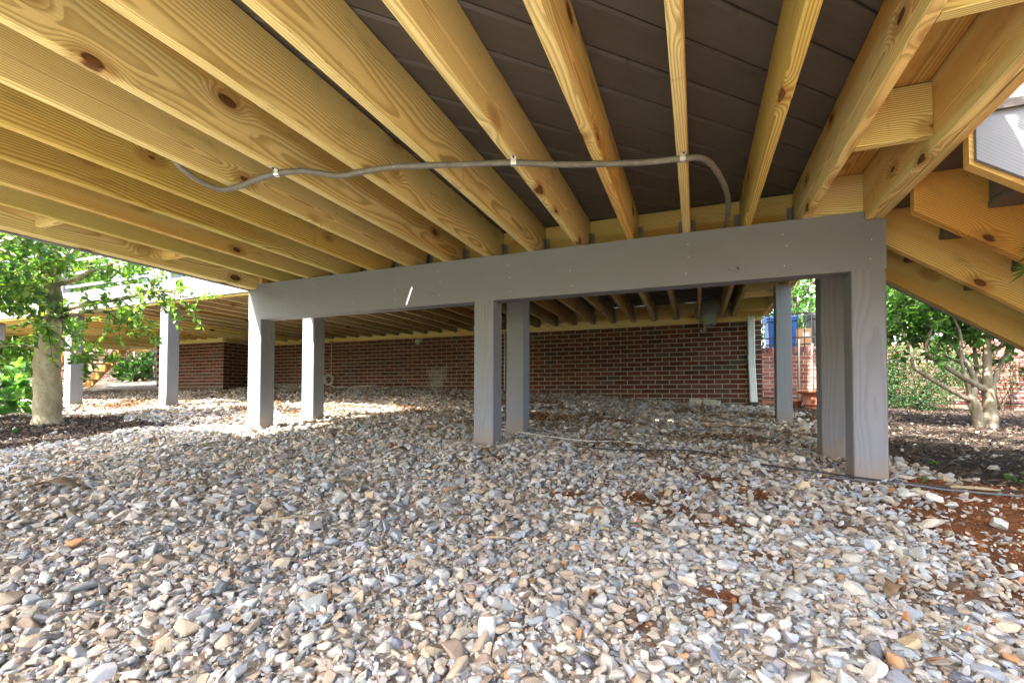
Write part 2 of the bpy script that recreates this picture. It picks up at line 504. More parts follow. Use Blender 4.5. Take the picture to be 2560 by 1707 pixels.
def make_soil():
    m, b = new_mat("soil")
    p = worldpos(); x, y, z = sep(p)
    n = noise(p, 6.0, 5.0, 0.65); f = noise(p, 60.0, 5.0, 0.7)
    clay = mix(smooth01(n, 0.35, 0.65), (0.175, 0.068, 0.026), (0.115, 0.052, 0.026))
    mulch = mix(smooth01(f, 0.35, 0.65), (0.034, 0.022, 0.018), (0.062, 0.043, 0.033))
    dirt = mix(smooth01(f, 0.3, 0.7), (0.28, 0.245, 0.20), (0.38, 0.345, 0.295))
    lawn = mix(smooth01(f, 0.3, 0.7), (0.045, 0.085, 0.02), (0.09, 0.13, 0.035))
    # mulch beds: right of x=1.1 beyond y=2.9, and around the left tree
    w = (n - 0.5) * 0.9
    mr = smooth01(x + w - 1.25, -0.15, 0.25) * smooth01(y + w - 2.95, -0.1, 0.25)
    ml = smooth01(x * -1.0 + w * 0.4 - 4.25, -0.1, 0.2) * smooth01(y * -1.0 + w * 0.4 + 3.05, -0.1, 0.15)
    cl = smooth01(x + w * 0.4 - 0.62, -0.1, 0.1)
    pt = smooth01(noise(p, 3.1, 3.0, 0.6), 0.50, 0.62) * smooth01(y, 1.0, 2.0) * smooth01(x, -1.6, 0.2)
    fa_, fb_, _ = sep(attr('col'))
    c = mix(fb_ * 0.8, dirt, (0.10, 0.062, 0.036))
    c = mix(S.op('MAXIMUM', S.op('MAXIMUM', cl, pt * 0.6), fa_), c, clay)
    c = mix(S.op('MAXIMUM', mr, ml), c, mulch)
    far = S.op('MAXIMUM', smooth01(y * -1.0 + w, 4.0, 6.0), smooth01(S.op('ABSOLUTE', x + 5.0), 13.0, 16.0))
    c = mix(far, c, lawn)
    setc(b, c); b.inputs['Roughness'].default_value = 0.95; b.inputs['Specular IOR Level'].default_value = 0.1
    bump(b, n * 0.4 + f * 0.8, 0.8, 0.02)
    return m
M_SOIL = make_soil()

def make_colattr(name, rough=0.9, trans=0.0, spec=0.2):
    m, b = new_mat(name)
    c = attr("col"); setc(b, c)
    b.inputs['Roughness'].default_value = rough; b.inputs['Specular IOR Level'].default_value = spec
    if trans > 0:
        nt = S.nt
        tr = nt.nodes.new("ShaderNodeBsdfTranslucent"); nt.links.new(mix(1.0, c, (1.5, 1.7, 0.6), 'MULTIPLY'), tr.inputs[0])
        mx = nt.nodes.new("ShaderNodeMixShader"); mx.inputs[0].default_value = trans
        nt.links.new(b.outputs[0], mx.inputs[1]); nt.links.new(tr.outputs[0], mx.inputs[2])
        nt.links.new(mx.outputs[0], nt.nodes["Material Output"].inputs[0])
    return m
M_CHIP = make_colattr("bark_chip")
M_LEAF = make_colattr("leaf", 0.42, 0.48, 0.45)

def make_bark(name, a, bcol, moss=0.0):
    m, b = new_mat(name)
    p = worldpos(); x, y, z = sep(p)
    n = noise(combine(x * 14.0, y * 14.0, z * 7.0), 1.0, 5.0, 0.65)
    f = noise(combine(x * 60.0, y * 60.0, z * 60.0), 1.0, 3.0)
    c = mix(smooth01(n, 0.32, 0.68), a, bcol)
    c = mix(smooth01(f, 0.55, 0.72) * 0.5, c, tuple(v * 0.4 for v in bcol))
    if moss > 0:
        mm = smooth01(noise(combine(x * 6.0, y * 6.0, z * 3.0 + 2.0), 1.0, 4.0), 0.48, 0.58) * smooth01(z, 0.45, 0.65) * smooth01(z, 1.25, 0.95)
        c = mix(mm * moss, c, (0.030, 0.050, 0.012))
    setc(b, c); b.inputs['Roughness'].default_value = 0.9; b.inputs['Specular IOR Level'].default_value = 0.15
    bump(b, n + f * 0.6, 0.6, 0.012)
    return m
M_BARK = make_bark("tree_bark_mossy", (0.42, 0.36, 0.24), (0.27, 0.22, 0.125), 0.9)
M_BARK2 = make_bark("tree_bark_grey", (0.24, 0.21, 0.155), (0.13, 0.11, 0.075))
M_BARK3 = make_bark("tree_bark_dark", (0.12, 0.09, 0.06), (0.07, 0.05, 0.035))

# ------------------------------------------------------------------ terrain
GC = (-0.5411, -0.0245, 0.0628, -0.0034, -0.0056, 0.0001)
def gh(x, y):
    """ground height (camera height is 0)"""
    x = np.asarray(x, float); y = np.asarray(y, float)
    xc = np.clip(x, -16, 6.0); yc = np.clip(y, -6, 11.0)
    yy = np.where(yc < 0, yc * 0.4, yc)
    xx = np.where(xc > 1.2, 1.2 + (xc - 1.2) * 0.35, xc)
    xx = np.where(xx < -8, -8 + (xx + 8) * 0.15, xx)
    z = GC[0] + GC[1] * xx + GC[2] * yy + GC[3] * xx * xx + GC[4] * xx * yy + GC[5] * yy * yy
    z = z + np.where(x > 1.2, -0.012 * np.clip(x - 1.2, 0, 5), 0)
    amp = 0.013
    z = z + amp * (np.sin(x * 3.1 + 1.3 * np.sin(y * 1.7)) + np.sin(y * 3.7 + 1.1 * np.sin(x * 2.3 + 1.0))) * 0.6
    z = z + 0.006 * np.sin(x * 9.0 + y * 4.0) * np.sin(y * 8.0 - x * 3.0)
    return z
def ghf(x, y): return float(gh(x, y))

def grid_sheet(xs, ys, fz):
    X, Y = np.meshgrid(xs, ys)
    V = np.stack([X.ravel(), Y.ravel(), fz(X, Y).ravel()], 1)
    nx = len(xs); i = np.arange(len(ys) - 1)[:, None] * nx + np.arange(nx - 1)[None]
    F = np.stack([i, i + 1, i + nx + 1, i + nx], -1).reshape(-1, 4)
    return V, F

def axis(a, b, step, far_a, far_b):
    core = np.arange(a, b + 1e-6, step)
    lo = [far_a, (far_a + a) / 2, a - 8, a - 3, a - 1] if far_a < a - 10 else [far_a]
    hi = [b + 1, b + 3, b + 8, (far_b + b) / 2, far_b] if far_b > b + 10 else [far_b]
    return np.concatenate([lo, core, hi])
xs = axis(-9.0, 5.0, 0.07, -400.0, 400.0)
ys = axis(-2.0, 8.0, 0.07, -400.0, 600.0)
# patch fields shared by the loose material
def nz(x, y, s, ph):
    return (np.sin(x * s + ph + 1.7 * np.sin(y * s * 0.7 + ph * 2)) + np.sin(y * s * 1.1 - ph + 1.3 * np.sin(x * s * 0.8 + ph)) + np.sin((x + y) * s * 0.6 + ph * 3)) / 3
def clay_mask(x, y):
    edge = 0.63 + 0.14 * np.clip(y - 1.55, 0, 1.0) + 0.07 * nz(x, y, 6.0, 1.0)
    a = 1 / (1 + np.exp(-(x - edge - 0.05) * 22)) * (y < 2.95 + 0.1 * nz(x, y, 4, 2))
    spots = np.zeros_like(x)
    for (sx, sy, r) in ((-.49, 1.91, .10), (-.22, 1.97, .09), (-.11, 1.84, .10), (-.08, 2.12, .11), (.11, 2.5, .14), (-.21, 1.08, .045), (-.12, 1.04, .05), (-.09, .98, .04), (.15, 1.49, .07), (.06, 1.19, .07), (.18, 1.38, .05), (.66, 2.66, .09), (.2, 2.2, .15), (.05, 1.76, .10), (.13, 1.74, .09), (.58, 1.44, .08), (.44, 1.35, .05), (.72, 2.15, .13), (-1.0, 2.38, .12), (-.1, 2.62, .10), (.45, 1.85, .08), (.35, 4.6, .25), (-.55, 2.75, .10), (.40, 2.75, .10)):
        spots = np.maximum(spots, np.exp(-(((x - sx) / r) ** 2 + ((y - sy) / (r * 0.8)) ** 2)))
    return np.maximum(a, np.clip(spots * (0.95 + 0.5 * nz(x, y, 25, .4)), 0, 1))
def litter_mask(x, y):
    n = nz(x, y, 3.2, 0.6) * 0.6 + nz(x, y, 8.5, 2.2) * 0.5
    far = np.clip((y - 2.6) / 1.0, 0, 1) * np.clip((6.6 - y) / 1.0, 0.4, 1)
    return np.clip((n - 0.12) * 2.4, 0, 1) * far
def mulch_mask(x, y):
    right = (x > 1.15 + 0.15 * nz(x, y, 5, 1)) & (y > 2.95 + 0.15 * nz(x, y, 4, 3))
    left = (x < -4.30 + 0.15 * nz(x, y, 5, 2) - 0.25 * np.clip(y - 2.3, -1, 1)) & (y < 2.95 + 0.15 * nz(x, y, 4, 1)) & (y > 0.2)
    return right | left

V, F = grid_sheet(xs, ys, gh)
ground = link("ground", mesh_np("ground", V, F, np.stack([np.clip(clay_mask(V[:, 0], V[:, 1]) * 1.6, 0, 1) * (V[:, 1] < 7.2) * (np.abs(V[:, 0]) < 9), litter_mask(V[:, 0], V[:, 1]), V[:, 0] * 0], 1), smooth=True), M_SOIL)
tag(ground, "reddish clay soil and dark mulch beds under and around the deck", kind="structure")

def in_view(P, mx=0.35, my=0.30):
    d = P @ np.array(FW); r = P @ np.array(RT) / d; u = P @ np.array(UP) / d
    return (d > 0.25) & (np.abs(r) < 1.103 + mx) & (u < 0.9) & (u > -0.641 - my), d

# ------------------------------------------------------------------ gravel (real stones, one mass)
def stone_proto(npts, bevel, rng, rounded=1.0):
    bm = bmesh.new()
    pts = rng.normal(size=(npts, 3)); pts /= np.linalg.norm(pts, axis=1)[:, None]
    ex = rng.uniform(0.55, 1.0)
    pts = np.sign(pts) * np.abs(pts) ** ex
    pts *= rng.uniform(0.78, 1.0, size=(npts, 1))
    pts *= np.array([1.0, rng.uniform(0.5, 0.82), rng.uniform(0.28, 0.62)])
    for q in pts: bm.verts.new(q)
    r = bmesh.ops.convex_hull(bm, input=bm.verts)
    junk = [g for g in set(r['geom_interior']) | set(r['geom_unused']) if isinstance(g, bmesh.types.BMVert) and g.is_valid]
    bmesh.ops.delete(bm, geom=junk, context='VERTS')
    bmesh.ops.dissolve_limit(bm, angle_limit=0.30, verts=bm.verts, edges=bm.edges)
    if bevel > 0:
        bmesh.ops.bevel(bm, geom=list(bm.edges), offset=bevel, segments=1, affect='EDGES', profile=0.6)
    bmesh.ops.triangulate(bm, faces=bm.faces)
    bm.verts.index_update()
    v = np.array([q.co[:] for q in bm.verts]); f = np.array([[a.index for a in q.verts] for q in bm.faces])
    bm.free()
    return v, f

PAL = np.array([(.355, .385, .405), (.415, .43, .43), (.46, .45, .43), (.50, .46, .40), (.43, .37, .295), (.36, .30, .235), (.29, .235, .19), (.23, .24, .26), (.12, .13, .15), (.40, .22, .12), (.34, .315, .32), (.56, .55, .53), (.31, .345, .39), (.48, .39, .25)])
PW = np.array([.13, .13, .13, .13, .13, .10, .06, .04, .010, .012, .03, .04, .08, .012]); PW /= PW.sum()

def scatter(name, P, size, protos, cols, tilt, rng, zsink):
    """merge stones; P (n,3)"""
    pid = rng.integers(0, len(protos), len(P))
    VV = []; FF = []; CC = []; off = 0
    for k, (pv, pf) in enumerate(protos):
        I = np.nonzero(pid == k)[0]
        if len(I) == 0: continue
        n = len(I)
        yaw = rng.uniform(0, 2 * np.pi, n); tx = rng.normal(0, tilt, n); ty = rng.normal(0, tilt, n)
        cz, sz = np.cos(yaw), np.sin(yaw); cx, sx = np.cos(tx), np.sin(tx); c_y, s_y = np.cos(ty), np.sin(ty)
        Z = np.zeros(n); O = np.ones(n)
        Rz = np.stack([cz, -sz, Z, sz, cz, Z, Z, Z, O], 1).reshape(n, 3, 3)
        Rx = np.stack([O, Z, Z, Z, cx, -sx, Z, sx, cx], 1).reshape(n, 3, 3)
        Ry = np.stack([c_y, Z, s_y, Z, O, Z, -s_y, Z, c_y], 1).reshape(n, 3, 3)
        R = Rz @ Rx @ Ry
        sc_ = size[I][:, None, None] * rng.uniform(0.85, 1.15, (n, 1, 3))
        v = (pv[None] * sc_) @ R.transpose(0, 2, 1) + P[I][:, None, :]
        VV.append(v.reshape(-1, 3)); m = len(pv)
        FF.append((pf[None] + (np.arange(n) * m)[:, None, None] + off).reshape(-1, 3)); off += n * m
        CC.append(np.repeat(cols[I], m, axis=0))
    return np.concatenate(VV), np.concatenate(FF), np.concatenate(CC)

protoA = [stone_proto(int(RNG.integers(12, 19)), 0.07, RNG) for _ in range(36)]
protoB = [stone_proto(int(RNG.integers(11, 16)), 0.0, RNG) for _ in range(30)]
protoC = [stone_proto(8, 0.0, RNG) for _ in range(20)]

def gravel_layer(step, dmin, dmax, smean, protos, jitter, lift, keep=1.0):
    gx = np.arange(-12.5, 3.2, step); gy = np.arange(0.05, 7.25, step)
    X, Y = np.meshgrid(gx, gy); X = X.ravel(); Y = Y.ravel()
    P = np.stack([X, Y, gh(X, Y)], 1)
    ok, d = in_view(P)
    ok &= (d >= dmin) & (d < dmax)
    X, Y, d = X[ok], Y[ok], d[ok]
    X = X + RNG.uniform(-jitter, jitter, len(X)) * step; Y = Y + RNG.uniform(-jitter, jitter, len(Y)) * step
    cl = clay_mask(X, Y); li = litter_mask(X, Y); mu = mulch_mask(X, Y)
    pr = keep * (1 - 0.90 * np.clip(cl, 0, 1)) * (1 - 0.6 * li) * np.where(mu, 0.035, 1.0)
    pr *= np.where((X < -8.66) & (Y > 6.35), 0, 1.0)
    k = RNG.uniform(size=len(X)) < pr
    X, Y, cl, li = X[k], Y[k], cl[k], li[k]
    size = smean * np.exp(RNG.normal(0, 0.42, len(X))); size = np.clip(size, smean * 0.4, smean * 2.3)
    ci = RNG.choice(len(PAL), len(X), p=PW)
    cols = PAL[ci] * RNG.uniform(0.80, 1.14, (len(X), 1)) * np.array([.985, .955, .92]) * RNG.normal(1, 0.012, (len(X), 3))
    # browner, darker stones further in under the deck
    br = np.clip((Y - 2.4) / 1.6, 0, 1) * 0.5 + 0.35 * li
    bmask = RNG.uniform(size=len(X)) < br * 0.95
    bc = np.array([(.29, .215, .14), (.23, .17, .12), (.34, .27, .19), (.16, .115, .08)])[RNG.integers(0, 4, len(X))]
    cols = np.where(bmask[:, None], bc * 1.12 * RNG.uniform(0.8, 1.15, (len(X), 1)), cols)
    z = gh(X, Y) + lift + RNG.uniform(-0.3, 0.3, len(X)) * smean
    P = np.stack([X, Y, z], 1)
    return P, size, np.clip(cols, 0.01, 0.9)

VV, FF, CC, off = [], [], [], 0
for args, protos, tilt in ((dict(step=0.0162, dmin=0.0, dmax=1.45, smean=0.0120, jitter=0.6, lift=0.002), protoB, 0.38),
                           (dict(step=0.0245, dmin=0.0, dmax=1.45, smean=0.0156, jitter=0.7, lift=0.010, keep=0.72), protoA, 0.42),
                           (dict(step=0.0118, dmin=0.0, dmax=1.5, smean=0.0066, jitter=0.8, lift=0.008, keep=0.6), protoC, 0.5),
                           (dict(step=0.0232, dmin=1.45, dmax=3.6, smean=0.0150, jitter=0.6, lift=0.003), protoC, 0.38),
                           (dict(step=0.034, dmin=1.45, dmax=3.6, smean=0.0178, jitter=0.7, lift=0.012, keep=0.62), protoB, 0.42),
                           (dict(step=0.041, dmin=3.6, dmax=14.0, smean=0.0255, jitter=0.65, lift=0.006), protoC, 0.36)):
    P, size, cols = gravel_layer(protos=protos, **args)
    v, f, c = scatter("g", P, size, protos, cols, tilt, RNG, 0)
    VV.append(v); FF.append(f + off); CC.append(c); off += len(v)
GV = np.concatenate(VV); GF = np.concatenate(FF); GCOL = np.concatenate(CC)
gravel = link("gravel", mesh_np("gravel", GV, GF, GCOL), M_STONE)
tag(gravel, "crushed grey and tan gravel covering the ground under the deck", kind="stuff")
print("gravel tris", len(GF))
# coarser gravel on the open ground around and behind the camera, just a lumpy sheet of stones
gx = np.arange(-9, 3.0, 0.115); gy = np.arange(-4.5, 0.9, 0.115)
X, Y = np.meshgrid(gx, gy); X = X.ravel() + RNG.uniform(-.04, .04, X.size); Y = Y.ravel() + RNG.uniform(-.04, .04, Y.size)
P = np.stack([X, Y, gh(X, Y)], 1); ok, d = in_view(P); P = P[~ok]; P[:, 2] += 0.004
ci = RNG.choice(len(PAL), len(P), p=PW)
v, f, c = scatter("g2", P, np.full(len(P), 0.070) * np.exp(RNG.normal(0, .2, len(P))), protoC, PAL[ci] * 1.15, 0.2, RNG, 0)  # colours raised so these unseen stones bounce more sun onto the wood
g2 = link("gravel", mesh_np("gravel_open", v, f, c), M_STONE)
tag(g2, "sunlit gravel on the open ground in front of the deck", kind="stuff")

# ------------------------------------------------------------------ mulch chips and litter
def chips(name, label, X, Y, smin, smax, pal, mat, tilt=0.35, lift=0.004):
    n = len(X)
    L = RNG.uniform(smin, smax, n); W = L * RNG.uniform(0.10, 0.35, n); T = RNG.uniform(0.001, 0.004, n)
    bv = np.array(box_vf(-.5, .5, -.5, .5, -.5, .5)[0]); bf = np.array(box_vf(0, 1, 0, 1, 0, 1)[1])[1:]
    bv[4:, :2] *= 0.7
    yaw = RNG.uniform(0, 6.283, n); t1 = RNG.normal(0, tilt, n)
    v = bv[None] * np.stack([L, W, T], 1)[:, None, :]
    cx, sx = np.cos(t1)[:, None], np.sin(t1)[:, None]
    x, y, z = v[..., 0], v[..., 1], v[..., 2]
    x, z = x * cx - z * sx, x * sx + z * cx
    c, s = np.cos(yaw)[:, None], np.sin(yaw)[:, None]
    xx = x * c - y * s + X[:, None]; yy = x * s + y * c + Y[:, None]
    zz = z + (gh(X, Y) + lift + np.abs(np.sin(t1)) * L * 0.3 + RNG.uniform(0, 0.006, n))[:, None]
    V = np.stack([xx, yy, zz], -1).reshape(-1, 3)
    F = (bf[None] + (np.arange(n) * 8)[:, None, None]).reshape(-1, 4)
    cols = np.array(pal)[RNG.integers(0, len(pal), n)] * RNG.uniform(0.7, 1.25, (n, 1))
    return tag(link(name, mesh_np(name, V, F, np.repeat(cols, 8, 0)), mat), label, kind="stuff")

MP = [(.042, .029, .023), (.030, .022, .018), (.062, .043, .032), (.085, .060, .044), (.14, .105, .08), (.034, .028, .025)]
n = 34000
X = RNG.uniform(-8.5, -4.0, n); Y = RNG.uniform(0.6, 3.1, n); k = mulch_mask(X, Y)
chips("mulch", "dark shredded bark mulch around the mossy tree on the left", X[k], Y[k], .010, .042, MP, M_CHIP)
n = 40000
X = RNG.uniform(1.0, 5.2, n); Y = RNG.uniform(2.8, 8.9, n); k = mulch_mask(X, Y)
chips("mulch", "dark shredded bark mulch bed around the many-stemmed tree on the right", X[k], Y[k], .010, .045, MP, M_CHIP)
n = 60000
X = RNG.uniform(-8, 1.2, n); Y = RNG.uniform(2.3, 7.1, n); k = RNG.uniform(size=n) < litter_mask(X, Y) * 0.9
chips("leaf_litter", "brown dry leaf litter lying between the stones under the deck", X[k], Y[k], .02, .06, [(.14, .072, .033), (.10, .052, .026), (.19, .105, .05), (.07, .042, .026), (.22, .12, .06)], M_CHIP, 0.3, 0.014)
# clay crumbs
n = 16000
X = RNG.uniform(-1.3, 1.9, n); Y = RNG.uniform(0.9, 3.0, n); k = RNG.uniform(size=n) < np.clip(clay_mask(X, Y), 0, 1)
X, Y = X[k], Y[k]
P = np.stack([X, Y, gh(X, Y) + 0.001], 1)
cc = np.array([(.20, .075, .028), (.15, .06, .026), (.26, .105, .04)])[RNG.integers(0, 3, len(P))]
v, f, c = scatter("clay", P, 0.006 * np.exp(RNG.normal(0, .55, len(P))), protoC, cc, 0.6, RNG, 0)
tag(link("clay_crumbs", mesh_np("clay_crumbs", v, f, c), M_CHIP), "crumbs of rust-red clay scattered on the bare soil at the right", kind="stuff")

# ------------------------------------------------------------------ lower deck
SP = 0.3048; X0 = -3.111; YB = 2.73; ZT = 0.914; ZD = 1.149; ZBB = 0.6245
YF = -0.62                                   # front edge of the lower deck, behind the camera
low = thing("wooden_deck", (-1.3, 2.8, ghf(-1.3, 2.8)), "low deck of yellow treated-pine joists on a grey beam and six square grey posts, overhead", "deck")

def post(name, x, y, top, parent, w=0.14, mat=None, bot=None):
    zb = (ghf(x + w / 2, y + w / 2) if bot is None else bot) - 0.25
    return plank(name, (x + w / 2, y + w / 2, zb), (x + w / 2, y + w / 2, top), w, w, mat or M_POST, parent, up=(0, -1, 0), c=0.005)

for x in (-3.41, -1.352, 0.715):
    post("post", x, YB, ZBB, low)
    post("post", x + (-0.01 if x > 0 else 0.0), 3.29, ZT, low)

bo = [(0, 0), (4.268, 0), (4.268, 0.2455), (4.183, 0.2455), (4.183, 0.2895), (0.09, 0.2895), (0.09, 0.2455), (0, 0.2455)]
beam = poly_board("beam", bo, 0.036, (-3.41, YB, ZBB), (1, 0, 0), (0, 0, 1), M_BEAM, low)
beam["label"] = "long grey painted beam across the front posts"
for k in (1, 2):
    poly_board("ply", [(x, z if z < 0.1 else z - 0.002) for x, z in bo], 0.036, (-3.41, YB + 0.038 * k, ZBB + 0.001 * k), (1, 0, 0), (0, 0, 1), M_PAINT, beam)
# nail heads on the beam, too small to single out
nb = MB()
for px in [(-3.0, 3), (-2.72, 3), (-2.35, 2), (-1.98, 2), (-1.62, 3), (-1.10, 3), (-0.70, 3), (-0.045, 3), (0.43, 3), (0.80, 2)]:
    for q in range(px[1]):
        cx_, cz_ = px[0] + random.uniform(-.012, .012), ZBB + 0.06 + q * 0.085 + random.uniform(-.015, .015)
        a = [(cx_ + 0.0026 * math.cos(t), YB - 0.0012, cz_ + 0.0026 * math.sin(t)) for t in [i * math.pi / 3 for i in range(6)]]
        nb.add(a + [(cx_, YB - 0.002, cz_)], [(i, (i + 1) % 6, 6) for i in range(6)])
tag(nb.build("nail_heads", M_CLIP, beam), kind="stuff")

JH = ZD - ZT
for k in range(12):
    xc = X0 + k * SP + 0.019
    plank("joist", (xc, YF, ZT + JH / 2), (xc, 2.981, ZT + JH / 2), 0.038, JH - 0.001, M_PINE, low, c=0.005)
plank("joist", (0.530, YF, ZT + JH / 2), (0.530, 2.981, ZT + JH / 2), 0.038, JH - 0.001, M_PINE, low, c=0.005)
# doubled rim joists left and right, sitting in the beam notches
for xa in (-3.377, -3.339, 0.795, 0.834):
    plank("rim_joist", (xa, YF - 0.04, (0.872 + ZD) / 2), (xa, 2.981, (0.872 + ZD) / 2), 0.037, ZD - 0.873, M_PINE, low, c=0.004)
fa = plank("fascia", (-3.406, YF - 0.06, 1.022), (-3.406, 3.02, 1.022), 0.018, 0.318, M_PAINT, low, c=0.002)
fa["label"] = "dark grey fascia board on the outer left edge"
plank("rim_joist", (-3.396, YF - 0.021, 1.02), (0.853, YF - 0.021, 1.02), 0.038, 0.25, M_PINE, low, up=(0, 0, 1))
# headers the joists hang from
plank("header", (-3.32, 3.003, 1.027), (0.775, 3.003, 1.027), 0.038, 0.243, M_PINE, low)
plank("header", (-3.32, 3.042, 1.027), (0.775, 3.042, 1.027), 0.037, 0.241, M_PINE, low)
plank("header", (-3.38, 3.330, 1.031), (0.853, 3.330, 1.031), 0.078, 0.233, M_PINE, low)
plank("header", (-3.38, 3.640, 1.031), (0.853, 3.640, 1.031), 0.038, 0.233, M_PINE, low)
for xe in (-3.358, 0.834):
    plank("rim_joist", (xe, 3.064, 1.02), (xe, 3.66, 1.02), 0.037, 0.25, M_PINE, low)
for k in range(12):
    xc = X0 + k * SP + 0.06
    plank("joist", (xc, 3.07, 1.031), (xc, 3.285, 1.031), 0.038, 0.232, M_PINE, low)
    plank("joist", (xc, 3.375, 1.031), (xc, 3.615, 1.031), 0.038, 0.232, M_PINE, low)
# blocking between the last joist and the rims
for y, zt in ((1.40, 1.112), (2.045, 1.110), (2.775, 1.114), (0.6, 1.11)):
    plank("blocking", (0.5505, y, (zt + 0.918) / 2), (0.7755, y, (zt + 0.918) / 2), 0.038, zt - 0.918, M_PINE, low, c=0.003)
for y in (0.7, 1.38, 2.02):
    plank("blocking", (-3.319, y, 1.01), (-3.112, y, 1.01), 0.038, 0.19, M_PINE, low, c=0.003)
plank("blocking", (-3.297, 2.742, 1.03), (-3.297, 2.98, 1.03), 0.038, 0.225, M_PINE, low, c=0.003)
# flat nailer under the deck border at the right
plank("nailer", (0.662, YF, 1.132), (0.662, 2.98, 1.132), 0.222, 0.033, M_PINE_O, low, c=0.003)
# joist hangers seen beside the right-hand joists
def hanger_mesh():
    mb = MB()
    for s in (-1, 1):
        a, b_ = sorted((s * 0.0195, s * 0.0215))
        mb.box(a, b_, -0.045, 0.0, 0.0, 0.15)
        a, b_ = sorted((s * 0.0200, s * 0.050))
        mb.box(a, b_, -0.0035, -0.0015, 0.005, 0.155)
        for q in range(4):
            zc = 0.03 + q * 0.034; xcn = s * (0.036 + 0.006 * (q % 2))
            mb.box(xcn - 0.004, xcn + 0.004, -0.0075, -0.0034, zc - 0.004, zc + 0.004)
    mb.box(-0.0215, 0.0215, -0.045, 0.0, -0.0035, -0.0015)
    return mesh("joist_hanger", mb.v, mb.f)
HANG = hanger_mesh(); HANG.materials.append(M_GALV)
for xc in [X0 + k * SP + 0.019 for k in range(12)] + [0.530]:
    link("joist_hanger", HANG, None, low, Matrix.Translation((xc, 2.984, ZT)))

# diagonal deck boards
def deck_boards(parent, rx0, rx1, ry0, ry1, z, mat, pitch=0.152, th=0.028, phase=0.0, slot=None):
    r2 = math.sqrt(0.5)
    lo, hi = (ry0 - rx1) * r2, (ry1 - rx0) * r2
    n = int((hi - lo) / pitch) + 2
    k0 = math.floor((lo - phase) / pitch)
    def rng(v):
        # line: (x,y) = v*(-r2,r2) + u*(r2,r2) inside the rectangle
        a = max((rx0 + v * r2) / r2, (ry0 - v * r2) / r2); b_ = min((rx1 + v * r2) / r2, (ry1 - v * r2) / r2)
        return a, b_
    hw = pitch / 2 - 0.0004; ch = 0.0065
    SEC = [(-hw, .018), (-hw + .0025, .018), (-hw + .003, .008), (-hw + .012, 0), (hw - .012, 0), (hw - .003, .008), (hw - .0025, .018), (hw, .018), (hw, th), (-hw, th)]
    ns = len(SEC)
    for k in range(k0, k0 + n + 1):
        vc = phase + (k + 0.5) * pitch
        sec = list(SEC)
        us = [rng(min(max(vc + y, lo + 0.001), hi - 0.001)) for y, _ in sec]
        if max(b_ - a for a, b_ in us) < 0.05: continue
        ua = min(a for a, _ in us)
        V0 = [(max(0, a - ua), y, zz) for (a, b_), (y, zz) in zip(us, sec)]
        V1 = [(max(a, b_) - ua, y, zz) for (a, b_), (y, zz) in zip(us, sec)]
        v = V0 + V1
        f = [(i, (i + 1) % ns, ns + (i + 1) % ns, ns + i) for i in range(ns)]
        f += [tuple(range(ns - 1, -1, -1)), tuple(range(ns, 2 * ns))]
        if slot and slot[0] == k:
            # short open joint: leave this board out between two points
            ue = max(b_ for _, b_ in us) - ua
            s0, s1 = slot[1] - ua, slot[2] - ua
            v = []; f = []
            def seg(a, b_, y0=-hw):
                n0 = len(v); sec2 = [(y0, ch), (y0 + ch, 0), (hw - ch, 0), (hw, ch), (hw, th), (y0, th)]
                v.extend([(a, y, zz) for y, zz in sec2] + [(b_, y, zz) for y, zz in sec2])
                g = [tuple(reversed((i, (i + 1) % 6, 6 + (i + 1) % 6, 6 + i))) for i in range(6)] + [tuple(range(6)), tuple(range(11, 5, -1))]
                f.extend([tuple(n0 + i for i in reversed(q)) for q in g])
            seg(0.15, s0); seg(s0 + 0.0002, s1 - 0.0002, -hw + 0.0135); seg(s1, ue - 0.15)
        M = Matrix(((r2, -r2, 0, vc * -r2 + ua * r2), (r2, r2, 0, vc * r2 + ua * r2), (0, 0, 1, z + random.uniform(0, .005)), (0, 0, 0, 1)))
        link("deck_board", mesh("deck_board", v, f), mat, parent, M)
slot_v = (2.37 + 2.02) * math.sqrt(0.5); slot_u = (2.37 - 2.02) * math.sqrt(0.5)
PH = slot_v - math.floor(slot_v / 0.152) * 0.152
deck_boards(low, -3.39, 0.852, YF - 0.05, 3.66, ZD + 0.0015, M_DECK, phase=PH, slot=(math.floor((slot_v + 0.01 - PH) / 0.152), slot_u - 0.085, slot_u + 0.085))

# pencilled carpenter's numbers on the right rim joist
for txt, y, zc in (("1", 2.58, 0.965), ("2", 2.18, 0.985)):
    cu = bpy.data.curves.new("numeral", 'FONT'); cu.body = txt; cu.size = 0.035
    tmp = bpy.data.objects.new("numeral", cu); COL.objects.link(tmp)
    bpy.context.view_layer.update()
    me = bpy.data.meshes.new_from_object(tmp.evaluated_get(bpy.context.evaluated_depsgraph_get()))
    bpy.data.objects.remove(tmp)
    me.materials.clear()
    Mx = Matrix(((0, 0, -1, 0.7750), (-1, 0, 0, y), (0, 1, 0, zc), (0, 0, 0, 1)))
    link("pencil_numeral", me, M_INK, low, Mx)

